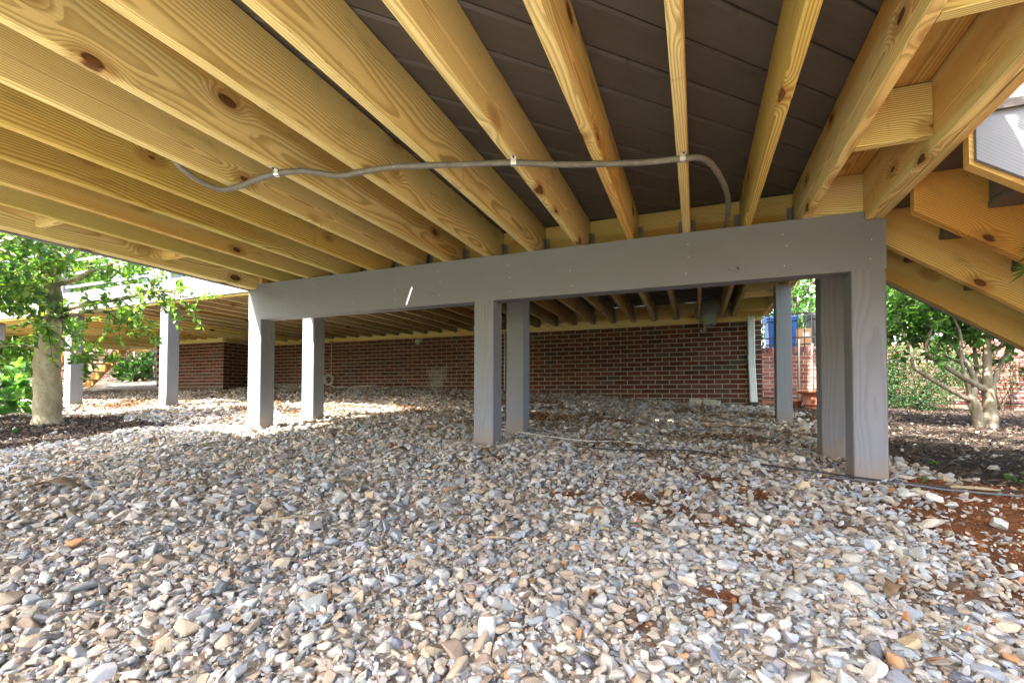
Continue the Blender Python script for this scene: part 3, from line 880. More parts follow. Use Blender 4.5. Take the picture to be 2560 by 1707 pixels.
# ------------------------------------------------------------------ upper deck
up_ = thing("wooden_deck", (-6.13, 3.79, ghf(-6.1, 3.8)), "higher deck behind the grey beam, its joists running to the brick house wall", "deck")
ZU = 1.135; ZUT = 1.37; JU = ZUT - ZU
HX0 = 0.023
for k in range(-43, 2):
    xl = HX0 + k * SP
    if xl < -13.1: continue
    ye = 7.188 if xl > -8.7 else (6.355 if xl > -10.7 else 7.6)
    plank("joist", (xl + 0.019, 3.741, (ZU + ZUT) / 2), (xl + 0.019, ye, (ZU + ZUT) / 2), 0.038, JU - 0.001, M_PINE_D if xl > -7.5 else M_PINE, up_, c=0.005)
    if -8.0 < xl:
        link("joist_hanger", HANG, None, up_, Matrix.Translation((xl + 0.019, 7.189, ZU)))
plank("joist", (0.484, 3.741, (ZU + ZUT) / 2), (0.484, 7.188, (ZU + ZUT) / 2), 0.038, JU - 0.001, M_PINE_D, up_, c=0.005)
link("joist_hanger", HANG, None, up_, Matrix.Translation((0.484, 7.189, ZU)))
plank("rim_joist", (-13.2, 3.719, (ZU + ZUT) / 2), (0.854, 3.719, (ZU + ZUT) / 2), 0.038, JU, M_PINE, up_, c=0.004)
for xa in (0.874, 0.913):
    plank("rim_joist", (xa, 3.70, (ZU + ZUT) / 2), (xa, 7.24, (ZU + ZUT) / 2), 0.037, JU, M_PINE, up_, c=0.004)
plank("rim_joist", (-13.22, 3.70, (ZU + ZUT) / 2), (-13.22, 7.7, (ZU + ZUT) / 2), 0.038, JU, M_PINE_O, up_, c=0.004)
fa = plank("fascia", (-13.24, 3.688, 1.292), (0.93, 3.688, 1.292), 0.018, 0.262, M_FASCIA, up_, c=0.002)
fa["label"] = "pale blue-grey fascia board along the front edge"
plank("ledger", (-8.66, 7.217, 1.222), (0.854, 7.217, 1.222), 0.054, 0.296, M_PINE, up_, c=0.003)
plank("ledger", (-8.634, 6.41, 1.222), (-8.634, 7.185, 1.222), 0.05, 0.296, M_PINE_D, up_, c=0.003)
plank("ledger", (-10.7, 6.382, 1.222), (-8.63, 6.382, 1.222), 0.05, 0.296, M_PINE, up_, c=0.003)
for y in (5.9, 6.78):
    plank("blocking", (0.505, y, 1.24), (0.855, y, 1.24), 0.038, 0.19, M_PINE, up_, c=0.003)
plank("blocking", (0.505, 4.6, 1.24), (0.855, 4.6, 1.24), 0.038, 0.19, M_PINE, up_, c=0.003)
post("post", 0.750, 5.30, ZU, up_)
post("post", -6.205, 3.742, ZU, up_, 0.146)
post("post", -8.262, 3.742, ZU, up_, 0.15)
post("post", -10.4, 3.742, ZU, up_, 0.15)
deck_boards(up_, -13.2, 0.93, 3.68, 7.24, ZUT + 0.002, M_DECK, phase=0.03)
# railing along the front edge
for x in (-12.9, -10.6, -8.3, -6.0, -3.7, -1.4, 0.8):
    plank("rail_post", (x, 3.74, 1.40), (x, 3.74, 2.36), 0.09, 0.09, M_FASCIA, up_, up=(0, -1, 0))
for z in (1.52, 1.70, 1.88, 2.06):
    plank("rail", (-12.9, 3.74, z), (0.8, 3.74, z), 0.03, 0.035, M_FASCIA, up_)
plank("handrail", (-13.0, 3.74, 2.38), (0.9, 3.74, 2.38), 0.14, 0.035, M_FASCIA, up_)

# ------------------------------------------------------------------ stairs off the right edge
st = thing("deck_stairs", (1.7, 2.65, ghf(1.7, 2.65)), "open wooden stairs with raw pine stringers running down from the low deck's right edge", "stairs")
def stringer(name, y0, th, mat, zoff=0.0, teeth=True):
    xs_, zs_ = 0.863, 0.79
    pts = [(0.0, zs_ + zoff)]
    top = []
    i = 0
    xe = 2.60
    while True:
        xa = max(xs_, 0.845 + 0.26 * i); xb = 0.845 + 0.26 * (i + 1); z = 0.945 - 0.18 * i
        if z < -0.42: break
        top += [(xa - xs_, z), (xb - xs_, z)]
        i += 1
    zlast = top[-1][1]
    out = top + [(top[-1][0], -0.62)] + [((zs_ + 0.60) / 0.69 - 0.02, -0.62), (0.0, zs_)]
    if not teeth:
        dx = 1.75
        out = [(0.012, zs_ + zoff - 0.69 * 0.012), (0.012, 1.16), (0.10, 1.16), (dx, 1.16 - 0.69 * (dx - 0.10)), (dx, zs_ + zoff - 0.69 * dx)]
    ca, sa = math.cos(math.atan(.69)), math.sin(math.atan(.69))
    rot_ = [(x * ca - (z - .8) * sa, x * sa + (z - .8) * ca) for x, z in out]
    return poly_board(name, rot_, th, (xs_, y0, .8), (ca, 0, -sa), (sa, 0, ca), mat, st)
stringer("stringer", 2.008, 0.038, M_PINE_O)
stringer("stringer", 2.432, 0.038, M_PINE_O)
stringer("stringer", 2.840, 0.038, M_PINE)
stringer("stringer", 3.250, 0.038, M_PINE)
sk = stringer("skirt_board", 1.990, 0.016, M_PAINT, 0.014, False); sk["label"] = "blue-grey painted skirt board on the near side"
stringer("skirt_board", 3.2905, 0.016, M_PAINT, -0.014, False)
for i in range(8):
    z = 0.945 - 0.18 * i; xa = 0.845 + 0.26 * i
    plank("tread", (max(xa, 0.862) + 0.13, 1.975, z + 0.0155), (max(xa, 0.862) + 0.13, 3.315, z + 0.0155), 0.27 if i else 0.25, 0.028, M_DECK, st)
    if i: plank("riser", (xa + 0.0105, 2.01, z + 0.106), (xa + 0.0105, 3.285, z + 0.106), 0.018, 0.145, M_DECK, st)

# ------------------------------------------------------------------ far stairs off the left end of the upper deck
s2 = thing("deck_stairs", (-14.3, 6.9, ghf(-14.3, 6.9)), "small orange-brown wooden stairs beyond the mossy tree at far left", "stairs")
g0 = ghf(-14.5, 6.9) - 0.05
for y in (6.25, 7.22):
    ln = [(0, 1.36), (0, 1.08), (1.55, g0), (1.85, g0), (1.85, g0 + 0.1)]
    poly_board("stringer", [(x, z) for x, z in ln], 0.04, (-13.245, y, 0), (-1, 0, 0), (0, 0, 1), M_PINE_R, s2)
for i in range(5):
    z = 1.18 - 0.19 * i; x = -13.36 - 0.27 * i
    plank("tread", (x, 6.22, z), (x, 7.18, z), 0.26, 0.03, M_PINE_D, s2)
plank("ground_rail", (-14.9, 5.6, ghf(-14.8, 5.6) + 0.05), (-15.0, 7.6, ghf(-14.8, 7.0) + 0.05), 0.1, 0.09, M_PINE_O, s2)

# ------------------------------------------------------------------ house
house = thing("house", (-4.0, 7.4, 0.0), "brick house wall in shade behind the decks, dark red bricks with pale mortar", "house")
YW = 7.25; BL, BH, BJ = 0.1935, 0.0575, 0.0102; PX, PZ = BL + BJ, BH + BJ
wall_v = MB()
wall_v.box(-8.668, 0.846, YW + 0.0045, YW + 0.30, -0.8, 1.073)
wall = wall_v.build("brick_wall", M_MORTAR, house)
pier = MB().box(-10.7, -8.6635, 6.4035, YW + 0.28, -0.8, 1.0735).build("brick_pier", M_MORTAR, house)
brick_me = mesh("brick", *box_vf(-BL / 2, BL / 2, 0, 0.05, 0, BH)); 
bmx = bmesh.new(); bmx.from_mesh(brick_me); bmesh.ops.bevel(bmx, geom=[e for e in bmx.edges if all(v.co.y < 0.01 for v in e.verts)], offset=0.003, segments=1, affect='EDGES'); bmx.to_mesh(brick_me); bmx.free()
brick_me.materials.append(M_BRICK)
half_me = brick_me.copy()
for v in half_me.vertices: v.co.x *= (BL - BJ) / 2 / BL
BCOL = [(.125, .042, .030), (.105, .034, .026), (.150, .050, .034), (.085, .032, .027), (.135, .055, .042), (.092, .060, .052), (.115, .036, .026), (.075, .048, .044)]
BWT = [4, 4, 3, 3, 3, 1, 4, 0.8]
def bcol(mult=1.0):
    c = random.choices(BCOL, BWT)[0]; k = random.uniform(0.85, 1.15) * mult
    return (c[0] * k, c[1] * k, c[2] * k)
rest_v, rest_f, rest_c = [], [], []
def rest_brick(xc, y0, z, L, axis='x', mult=1.0, dep=0.05):
    v, f = box_vf(-L / 2, L / 2, 0, dep, 0, BH)
    dy = random.uniform(-.001, .001)
    if axis == 'x': v = [(xc + a, y0 + dy + b_, z + c) for a, b_, c in v]
    else: v = [(y0 - b_ + dy, xc + a, z + c) for a, b_, c in v]
    if axis != 'x': f = [tuple(q) for q in f]
    n0 = len(rest_v); rest_v.extend(v); rest_f.extend([tuple(i + n0 for i in q) for q in f]); rest_c.extend([bcol(mult)] * 8)
nbr = 0
for r in range(19):
    z = 1.070 - BH - r * PZ
    x = 0.852 - BL / 2 - (PX / 2 if r % 2 else 0)
    if r % 2:
        xh = 0.852 - (BL - BJ) / 4
        o = link("brick", half_me, None, wall, Matrix.Translation((xh, YW + random.uniform(-.0015, .0015), z)), (*bcol(), 1)); nbr += 1
        x = 0.852 - (BL - BJ) / 2 - BJ - BL / 2
    while x > -8.6:
        g = ghf(x, YW)
        if z + BH > g - 0.03:
            if x > -2.35:
                tl = random.uniform(-.006, .006)
                link("brick", brick_me, None, wall, Matrix.Translation((x, YW + random.uniform(-.0018, .0018), z + random.uniform(-.001, .001))) @ Matrix.Rotation(tl, 4, 'Y'), (*bcol(), 1)); nbr += 1
            else: rest_brick(x, YW, z, BL * random.uniform(.985, 1.0))
        x -= PX
    # pier front (faces the camera side) and its return, bonded at the corner
    x = -8.66 - BL / 2 - (PX / 2 if r % 2 else 0); first = True
    while x > -10.62:
        if z + BH > ghf(x, 6.4) - 0.03: rest_brick(x, 6.40, z, BL, mult=1.15, dep=0.0918 if first and r % 2 == 0 else 0.05)
        x -= PX; first = False
    y = 6.40 + BL / 2 + (0 if r % 2 else PX / 2); first = True
    while y < 7.2:
        if z + BH > 0.05: rest_brick(y, -8.66, z, BL, 'y', dep=0.0918 if first and r % 2 else 0.05)
        y += PX; first = False
print("house bricks", nbr)
me = mesh_np("more_bricks", np.array(rest_v), np.array(rest_f), np.array(rest_c))
tag(link("more_bricks", me, M_BRICKV, house), kind="stuff")
# upper storey: lap siding and windows above the upper deck
sd = MB()
for i in range(24):
    z = 1.42 + i * 0.15
    sd.add([(-12.6, 7.32, z), (.86, 7.32, z), (.86, 7.345, z + 0.15), (-12.6, 7.345, z + 0.15), (-12.6, 7.345, z), (.86, 7.345, z)], [(0, 1, 2, 3), (0, 4, 5, 1)])
sd.box(-12.6, .86, 7.35, 7.6, 1.1, 5.1)
sd.build("siding", M_SIDING, house)
for x in (-11.8, -9.2, -6.4, -3.2, -0.6):
    w = MB().box(x, x + 1.3, 7.27, 7.318, 2.2, 3.7).build("window", M_TRIM, house)
    for i in range(2):
        for j in range(3):
            MB().box(x + 0.07 + i * 0.6, x + 0.63 + i * 0.6, 7.262, 7.269, 2.27 + j * 0.48, 2.70 + j * 0.48).build("pane", M_GLASS, w)

# far left garden wall in the sun
def brick_sheet_mat():
    m, b = new_mat("distant_brickwork")
    p = worldpos(); x, y, z = sep(p)
    t = S.nt.nodes.new("ShaderNodeTexBrick")
    S.nt.links.new(combine(x + y * 0.0, z, 0.0), t.inputs['Vector'])
    t.inputs['Scale'].default_value = 1.0; t.inputs['Brick Width'].default_value = PX; t.inputs['Row Height'].default_value = PZ
    t.inputs['Mortar Size'].default_value = 0.006; t.offset = 0.5
    t.inputs['Color1'].default_value = (.22, .085, .065, 1); t.inputs['Color2'].default_value = (.16, .06, .05, 1); t.inputs['Mortar'].default_value = (.45, .42, .38, 1)
    setc(b, t.outputs[0]); b.inputs['Roughness'].default_value = 0.9
    bump(b, 1.0 - S(t.outputs[1]), 0.6, 0.01)
    return m
M_BRICKFAR = brick_sheet_mat()
wf_ = MB().box(-24, -12.2, 10.0, 10.3, -0.8, 3.2).build("garden_wall", M_BRICKFAR)
tag(wf_, "sunlit red brick wall at far left behind the small stairs", "wall")

# ------------------------------------------------------------------ garden wall on the right
gw = thing("garden_wall", (3.0, 9.3, -0.3), "pinkish brick retaining wall with upright cap bricks, right background", "wall")
core = MB().box(0.9, 7.5, 9.2045, 9.50, -0.9, 0.79).build("wall_core", M_MORTAR, gw)
rest_v, rest_f, rest_c = [], [], []
n2 = 0
def pink():
    c = random.choice([(.24, .085, .068), (.28, .11, .085), (.20, .07, .06), (.30, .14, .11), (.16, .075, .075)]); k = random.uniform(.85, 1.15)
    return (c[0] * k, c[1] * k, c[2] * k, 1)
for r in range(17):
    z = 0.782 - BH - r * PZ
    x = 0.9 + BL / 2 - (PX / 2 if r % 2 else 0)
    while x < 7.4:
        if z > -0.42:
            if x < 4.75 and z > -0.19 and n2 < 298:
                link("brick", brick_me, None, core, Matrix.Translation((x, 9.2 + random.uniform(-.002, .002), z)), pink()); n2 += 1
            else:
                v, f = box_vf(x - BL / 2, x + BL / 2, 9.2, 9.25, z, z + BH); n0 = len(rest_v)
                rest_v.extend(v); rest_f.extend([tuple(i + n0 for i in q) for q in f]); rest_c.extend([pink()[:3]] * 8)
        x += PX
tag(link("more_bricks", mesh_np("more_bricks", np.array(rest_v), np.array(rest_f), np.array(rest_c)), M_BRICKV, gw), kind="stuff")
cap_me = mesh("cap_brick", *box_vf(-0.0285, 0.0285, 0, 0.19, 0, 0.085)); cap_me.materials.append(M_BRICK)
x = 0.93
while x < 7.4:
    link("cap_brick", cap_me, None, gw, Matrix.Translation((x, 9.19 + random.uniform(-.003, .003), 0.792)), pink())
    x += 0.0675
terr = link("terrace", mesh("terrace", [(-1, 9.45, 0.80), (60, 9.45, 0.80), (60, 80, 0.80), (-1, 80, 0.80), (-1, 9.45, -0.8), (60, 9.45, -0.8)], [(0, 1, 2, 3), (4, 5, 1, 0)]), simple("terrace_ground", (0.16, 0.15, 0.12), 0.95, 0, 0.3, 2.0))
tag(terr, "raised ground behind the brick retaining wall", kind="structure")

# fence on top of the wall
fe = thing("metal_fence", (3.0, 9.33, 0.88), "thin black metal fence on top of the pinkish retaining wall", "fence")
for z in (0.93, 1.05, 1.47):
    plank("rail", (0.95, 9.33, z), (7.3, 9.33, z), 0.022, 0.022, M_IRON, fe, c=0.002)
x = 1.0
pk = plank_mesh(0.62, 0.014, 0.014, 0.001); pk.materials.append(M_IRON)
while x < 7.3:
    link("picket", pk, None, fe, frame((x, 9.33, 0.872), (x, 9.33, 1.49), (0, -1, 0))[0])
    x += 0.108
for x in (0.95, 2.42, 3.9, 5.4):
    plank("post", (x, 9.33, 0.872), (x, 9.33, 1.56), 0.04, 0.04, M_IRON, fe, up=(0, -1, 0))

# ------------------------------------------------------------------ bins and box
def bin_(x, y, w, d, h, mat, label):
    z0 = 0.80
    t = thing("wheelie_bin", (x, y, z0), label, "bin")
    t_ = 0.85
    b0 = [(x - w / 2 * t_, y - d / 2 * t_), (x + w / 2 * t_, y - d / 2 * t_), (x + w / 2 * t_, y + d / 2 * t_), (x - w / 2 * t_, y + d / 2 * t_)]
    b1 = [(x - w / 2, y - d / 2), (x + w / 2, y - d / 2), (x + w / 2, y + d / 2), (x - w / 2, y + d / 2)]
    v = [(*p, z0 + 0.05) for p in b0] + [(*p, z0 + h - 0.09) for p in b1]
    _, f = box_vf(0, 1, 0, 1, 0, 1)
    body = MB().add(v, f)
    body.box(x - w / 2 - 0.02, x + w / 2 + 0.02, y - d / 2 - 0.02, y + d / 2 + 0.02, z0 + h - 0.11, z0 + h - 0.06)
    for q in (-0.12, 0.12): body.box(x + q - 0.012, x + q + 0.012, y - d / 2 * 0.98 - 0.006, y - d / 2 * 0.9, z0 + 0.10, z0 + h - 0.14)
    body.build("body", mat, t)
    ld = MB(); n = 6
    pr = [(-d / 2 - 0.03, 0), (-d / 2 - 0.02, 0.03), (-d / 4, 0.055), (d / 4, 0.06), (d / 2 + 0.02, 0.045), (d / 2 + 0.04, 0)]
    v = [(x - w / 2 - 0.025, y + a, z0 + h - 0.055 + c) for a, c in pr] + [(x + w / 2 + 0.025, y + a, z0 + h - 0.055 + c) for a, c in pr]
    f = [(i, i + n, (i + 1) % n + n, (i + 1) % n) for i in range(n)] + [tuple(range(n)), tuple(range(2 * n - 1, n - 1, -1))]
    ld.add(v, f).build("lid", mat, t)
    for s in (-1, 1):
        MB().tube([(x + s * (w / 2 - 0.06), y + d / 2 * 0.8, z0 + 0.09), (x + s * (w / 2 - 0.01), y + d / 2 * 0.8, z0 + 0.09)], 0.09, 14).build("wheel", M_BLACK, t)
    plank("handle", (x - w / 2 + 0.04, y + d / 2 + 0.07, z0 + h - 0.09), (x + w / 2 - 0.04, y + d / 2 + 0.07, z0 + h - 0.09), 0.03, 0.03, mat, t)
    return t
bin_(1.46, 9.83, 0.47, 0.5, 0.70, M_BLUE, "blue wheeled bin behind the metal fence")
bin_(2.16, 9.83, 0.52, 0.5, 0.72, M_DKBIN, "dark grey wheeled bin behind the fence, right of the cardboard box")
cb = thing("cardboard_box", (1.80, 9.65, 0.80), "brown cardboard box with a white label between the two bins", "box")
MB().box(1.672, 1.915, 9.56, 9.78, 0.803, 1.235).build("carton", M_CARD, cb)
MB().box(1.78, 1.87, 9.5565, 9.5595, 1.09, 1.16).build("label", M_PAPER, cb)
MB().box(1.675, 1.74, 9.5565, 9.5595, 1.225, 1.233).build("print", M_RED, cb)

# pipes and pole against the wall
for x, z1, lab in ((1.64, 1.0, "left one of two thin pale pipes standing against the retaining wall"), (1.83, 0.92, "right one of two thin pale pipes standing against the retaining wall")):
    tag(MB().tube([(x, 9.17, -0.3), (x, 9.17, z1 - 0.15), (x + .004, 9.165, z1)], 0.013, 8).build("pipe", M_CABLE, None, True), lab, "pipe", "pipes on the retaining wall")
tag(MB().tube([(1.0, 9.17, 0.0), (1.6, 9.165, 0.004), (2.4, 9.17, -0.01), (3.4, 9.168, -0.03), (5.0, 9.17, -0.1)], 0.010, 6).build("irrigation_pipe", M_BLACK, None, True), "thin black irrigation pipe running low along the pinkish wall", "pipe")
tag(MB().tube([(4.37, 9.15, -0.40), (4.36, 9.15, 0.2), (4.365, 9.155, 0.58)], 0.018, 8).build("pole", M_RUST, None, True), "rusty brown pole against the sunlit retaining wall at far right", "pole")
lt = thing("wall_light", (4.55, 9.16, 0.4), "small dark wall light on the retaining wall near the right edge", "light")
MB().box(4.48, 4.62, 9.10, 9.19, 0.36, 0.44).build("housing", M_IRON, lt); MB().box(4.46, 4.64, 9.08, 9.195, 0.4425, 0.465).build("hood", M_IRON, lt)

# terracotta planters
def lathe(mb, cx, cy, z0, prof, seg=28):
    v = []; n = len(prof)
    for r, z in prof:
        for k in range(seg):
            a = 2 * math.pi * k / seg; v.append((cx + r * math.cos(a), cy + r * math.sin(a), z0 + z))
    f = [(i * seg + k, i * seg + (k + 1) % seg, (i + 1) * seg + (k + 1) % seg, (i + 1) * seg + k) for i in range(n - 1) for k in range(seg)]
    f.append(tuple(range(seg - 1, -1, -1)))
    return mb.add(v, f)
zp = ghf(1.6, 7.6) - 0.005
pt = thing("planter", (1.62, 7.6, zp), "large ribbed terracotta planter with a rolled rim by the pinkish wall", "planter")
h_ = 0.115 - zp
lathe(MB(), 1.62, 7.6, zp, [(.205, 0), (.215, .02), (.205, .03), (.212, .06), (.225, .065), (.222, .085), (.215, .09), (.235, h_ * .75), (.25, h_ * .80), (.285, h_ * .84), (.295, h_ * .92), (.285, h_), (.26, h_), (.25, h_ * .85), (.0, h_ * .8)]).build("pot", M_TERRA, pt, True)
for a in (math.radians(235), math.radians(270), math.radians(305)):
    q = MB(); c0 = (1.62 + .232 * math.cos(a), 7.6 + .232 * math.sin(a), zp + h_ * .5)
    for i in range(5):
        t = 2 * math.pi * i / 5
        q.box(c0[0] + .016 * math.cos(t) - .009, c0[0] + .016 * math.cos(t) + .009, c0[1] - .012, c0[1] + .012, c0[2] + .016 * math.sin(t) - .009, c0[2] + .016 * math.sin(t) + .009)
    q.box(c0[0] - .01, c0[0] + .01, c0[1] - .016, c0[1] + .01, c0[2] - .01, c0[2] + .01)
    q.build("rosette", M_TERRA, pt)
pt2 = thing("planter", (1.30, 7.75, ghf(1.3, 7.75)), "small low terracotta pot just left of the large planter", "planter")
lathe(MB(), 1.30, 7.75, ghf(1.3, 7.75) - .01, [(.09, 0), (.12, .10), (.135, .105), (.135, .135), (.115, .135), (.11, .10), (0, .09)]).build("pot", M_TERRA, pt2, True)

# ------------------------------------------------------------------ things on the house wall
ds = thing("downspout", (0.73, 7.19, ghf(.73, 7.19)), "white rectangular downspout down the brick wall with a black boot", "downspout")
g1 = ghf(.73, 7.15)
def ribbed(x0, x1, y0, y1):
    out = []; 
    n = 4
    for i in range(n):
        a = x0 + (x1 - x0) * i / n; w = (x1 - x0) / n
        out += [(a + w * .15, y0), (a + w * .40, y0 - .006), (a + w * .60, y0 - .006), (a + w * .85, y0)]
    return out + [(x1, y0 + .004), (x1, y1), (x0, y1), (x0, y0 + .004)]
def sweep(mb, levels):
    n = len(levels[0][0]); v = []
    for sec_, z in levels: v += [(a, b_, z) for a, b_ in sec_]
    f = [(i * n + k, i * n + (k + 1) % n, (i + 1) * n + (k + 1) % n, (i + 1) * n + k) for i in range(len(levels) - 1) for k in range(n)]
    f += [tuple(range(n - 1, -1, -1)), tuple((len(levels) - 1) * n + k for k in range(n))]
    return mb.add(v, f)
sweep(MB(), [(ribbed(.690, .780, 7.12, 7.19), g1 + .06), (ribbed(.684, .772, 7.14, 7.21), g1 + .30), (ribbed(.676, .762, 7.165, 7.235), g1 + .55), (ribbed(.672, .758, 7.168, 7.237), 1.134)]).build("pipe", M_WHITE, ds)
MB().box(.683, .789, 7.08, 7.20, g1 - .03, g1 + .058).build("boot", M_BLACK, ds)
MB().box(.668, .764, 7.158, 7.243, .55, .575).build("strap", M_WHITE, ds)

eb = thing("electrical_box", (0.18, 7.17, 1.03), "grey electrical disconnect box under the joists with a looping conduit", "box")
MB().box(.10, .265, 7.07, 7.186, 1.035, 1.36).build("enclosure", M_GREYBOX, eb)
MB().box(.092, .273, 7.055, 7.0695, 1.03, 1.362).build("cover", M_GREYBOX, eb)
MB().tube(smooth_path([(.075, 7.0, 1.36), (.07, 7.02, 1.22), (.085, 7.05, 1.10), (.14, 7.08, 1.02), (.22, 7.10, .995), (.25, 7.11, 1.034)]), .013, 8).build("whip", M_CONDUIT, eb, True)
MB().tube(smooth_path([(.12, 7.15, 1.03), (.115, 7.16, .97), (.10, 7.19, .94), (.07, 7.205, .955), (.075, 7.235, .98)]), .014, 8).build("elbow", M_GREYBOX, eb, True)

tag(MB().tube([(-6.736, 7.242, 1.07), (-6.735, 7.242, .7), (-6.73, 7.24, .34)], .007, 6).build("wall_cable", M_CABLE, None, True), "thin cream cable running straight down the brick wall", "cable")
q = MB(); pts = []
for i in range(60):
    a = i * 0.42; pts.append((-6.72 + .10 * math.cos(a) + .02 * math.sin(i), 7.16 + .03 * math.sin(i * .7), .33 + .10 * math.sin(a) - (0.0 if i < 40 else 0.0)))
gz_ = ghf(-6.4, 7.0)
pts += [(-6.62, 7.1, gz_ + .06), (-6.3, 6.98, gz_ + .02), (-5.9, 7.03, gz_ + .03), (-5.55, 7.08, gz_ + .05)]
tag(q.tube(smooth_path(pts, 3), .009, 6).build("cable_coil", M_CABLE, None, True), "loose coil of pale cable lying against the brick wall behind the second left post", "cable")
for i, x in enumerate((-3.004, -2.93)):
    tag(MB().tube([(x, 7.236, 1.06), (x, 7.236, .5), (x + .003, 7.232, ghf(x, 7.2) - .02)], .011, 8).build("wall_conduit", M_WHITE, None, True), ("left" if i == 0 else "right") + " of two thin white conduits on the brick wall behind the middle posts", "conduit", "white conduits on the brick wall")
sp = thing("wall_fixture", (-4.69, 7.2, 1.0), "small pale floodlight fixed to the top of the brick wall", "light")
MB().box(-4.74, -4.64, 7.20, 7.248, .99, 1.05).build("base", M_CABLE, sp); MB().tube([(-4.69, 7.20, 1.01), (-4.66, 7.13, .99)], [.035, .05], 10).build("head", M_CABLE, sp, True)
for x0, x1, y, t, lab in ((-.08, .10, 7.02, -.35, "left grey concrete splash piece lying against the wall foot"), (.10, .30, 6.93, -.30, "right grey concrete splash piece near the downspout")):
    zz = ghf((x0 + x1) / 2, y) + .02
    ob = MB(); L = x1 - x0
    ob.add(*box_vf(-L / 2, L / 2, -.05, .05, -.025, .03)); ob.box(-L / 2, L / 2, -.052, -.03, .031, .055); ob.box(-L / 2, L / 2, .03, .052, .031, .055)
    tag(ob.build("splash_block", M_CONC, None, world=Matrix.Translation(((x0 + x1) / 2, y, zz)) @ Matrix.Rotation(t, 4, 'Z') @ Matrix.Rotation(.12, 4, 'Y')), lab, "block")

# ------------------------------------------------------------------ flexible conduit under the joists
cd = thing("flexible_conduit", (-0.65, 1.64, 0.9), "grey flexible conduit clipped across the joist undersides, curling up at the right end", "conduit")
cp = [(-1.985, 1.12, 1.10), (-1.96, 1.17, 1.0), (-1.925, 1.24, .915), (-1.905, 1.325, .888), (-1.875, 1.37, .884), (-1.803, 1.39, .893), (-1.685, 1.378, .899), (-1.566, 1.374, .900), (-1.45, 1.40, .901), (-1.338, 1.467, .893), (-1.241, 1.484, .898), (-1.105, 1.50, .901), (-.937, 1.548, .900), (-.792, 1.597, .901), (-.648, 1.642, .901), (-.462, 1.722, .897), (-.257, 1.796, .899), (-.147, 1.827, .900), (-.044, 1.846, .901), (.03, 1.90, .915), (.084, 2.06, .930), (.136, 2.32, .945), (.158, 2.58, .955), (.158, 2.80, .945), (.15, 2.97, .935)]
path = smooth_path(cp, 7)
o = MB().tube(path, 0.0118, 12).build("jacket", M_CONDUIT, cd, True)
uv = o.data.uv_layers.new(name="UVMap"); lens = [0.0]
for a, b_ in zip(path, path[1:]): lens.append(lens[-1] + (b_ - a).length)
vi = np.zeros(len(o.data.loops), np.int32); o.data.loops.foreach_get("vertex_index", vi)
uvs = np.zeros((len(vi), 2), np.float32); uvs[:, 0] = np.array(lens)[np.clip(vi // 12, 0, len(lens) - 1)]; uvs[:, 1] = (vi % 12) / 12
uv.data.foreach_set("uv", uvs.ravel())
for (x, y, z), dirv in (((-1.566, 1.374, .900), (1, .1, 0)), ((-.648, 1.642, .901), (1, .4, 0)), ((-.044, 1.846, .901), (1, .3, 0))):
    d = Vector(dirv).normalized(); c0 = Vector((x, y, z))
    k = MB().tube([c0 - d * .0105, c0 + d * .0105], 0.0138, 14, False)
    k.tube([c0 - d * .0105, c0 + d * .0105], 0.0126, 14, False)
    nrm = d.cross(Vector((0, 0, 1)))
    e0 = c0 - nrm * 0.010 + Vector((0, 0, .0105)); e1 = c0 - nrm * 0.036 + Vector((0, 0, .0115)); w = d * .0095
    if e1.y > y: e0, e1 = c0 + nrm * .010 + Vector((0, 0, .0105)), c0 + nrm * .036 + Vector((0, 0, .0115))
    up2 = Vector((0, 0, .0015))
    k.add([e0 - w, e0 + w, e1 + w, e1 - w, e0 - w - up2, e0 + w - up2, e1 + w - up2, e1 - w - up2], [(0, 1, 2, 3), (7, 6, 5, 4), (0, 4, 5, 1), (1, 5, 6, 2), (2, 6, 7, 3), (3, 7, 4, 0)])
    cl = k.build("clip", M_CLIP, cd)
    s0 = e0.lerp(e1, .6); MB().tube([s0 - Vector((0, 0, .0015)), s0 - Vector((0, 0, .004))], .0045, 8).build("screw", M_IRON, cl)

# ------------------------------------------------------------------ cables and bits on the ground
def ground_path(pts, lift): return smooth_path([(x, y, ghf(x, y) + lift + random.uniform(-.003, .004)) for x, y in pts], 5)
tag(MB().tube(ground_path([(-1.50, 3.42), (-1.43, 3.365), (-1.135, 3.25), (-.883, 3.18), (-.685, 3.16), (-.503, 3.25), (-.332, 3.28)], .021), .0048, 7).build("ground_cable", M_CABLE, None, True), "pale cable on the gravel starting by the middle post", "cable")
tag(MB().tube(ground_path([(-.717, 2.887), (-.404, 2.969), (-.101, 3.10), (.099, 3.06), (.272, 2.915), (.423, 2.79), (.611, 2.745), (.70, 2.70), (.855, 2.645), (.991, 2.63), (1.294, 2.65), (1.9, 2.9)], .022), .0040, 7).build("ground_cable", M_BLACK, None, True), "black cable across the gravel past the foot of the near right post", "cable")
tag(MB().tube(ground_path([(.60, 2.70), (.74, 2.655), (.90, 2.615), (1.05, 2.60), (1.35, 2.62), (1.95, 2.85)], .014), .0048, 7).build("ground_cable", simple("grey_cable", (.10, .105, .115), .5), None, True), "thin grey cable beside the black one in front of the near right post", "cable")

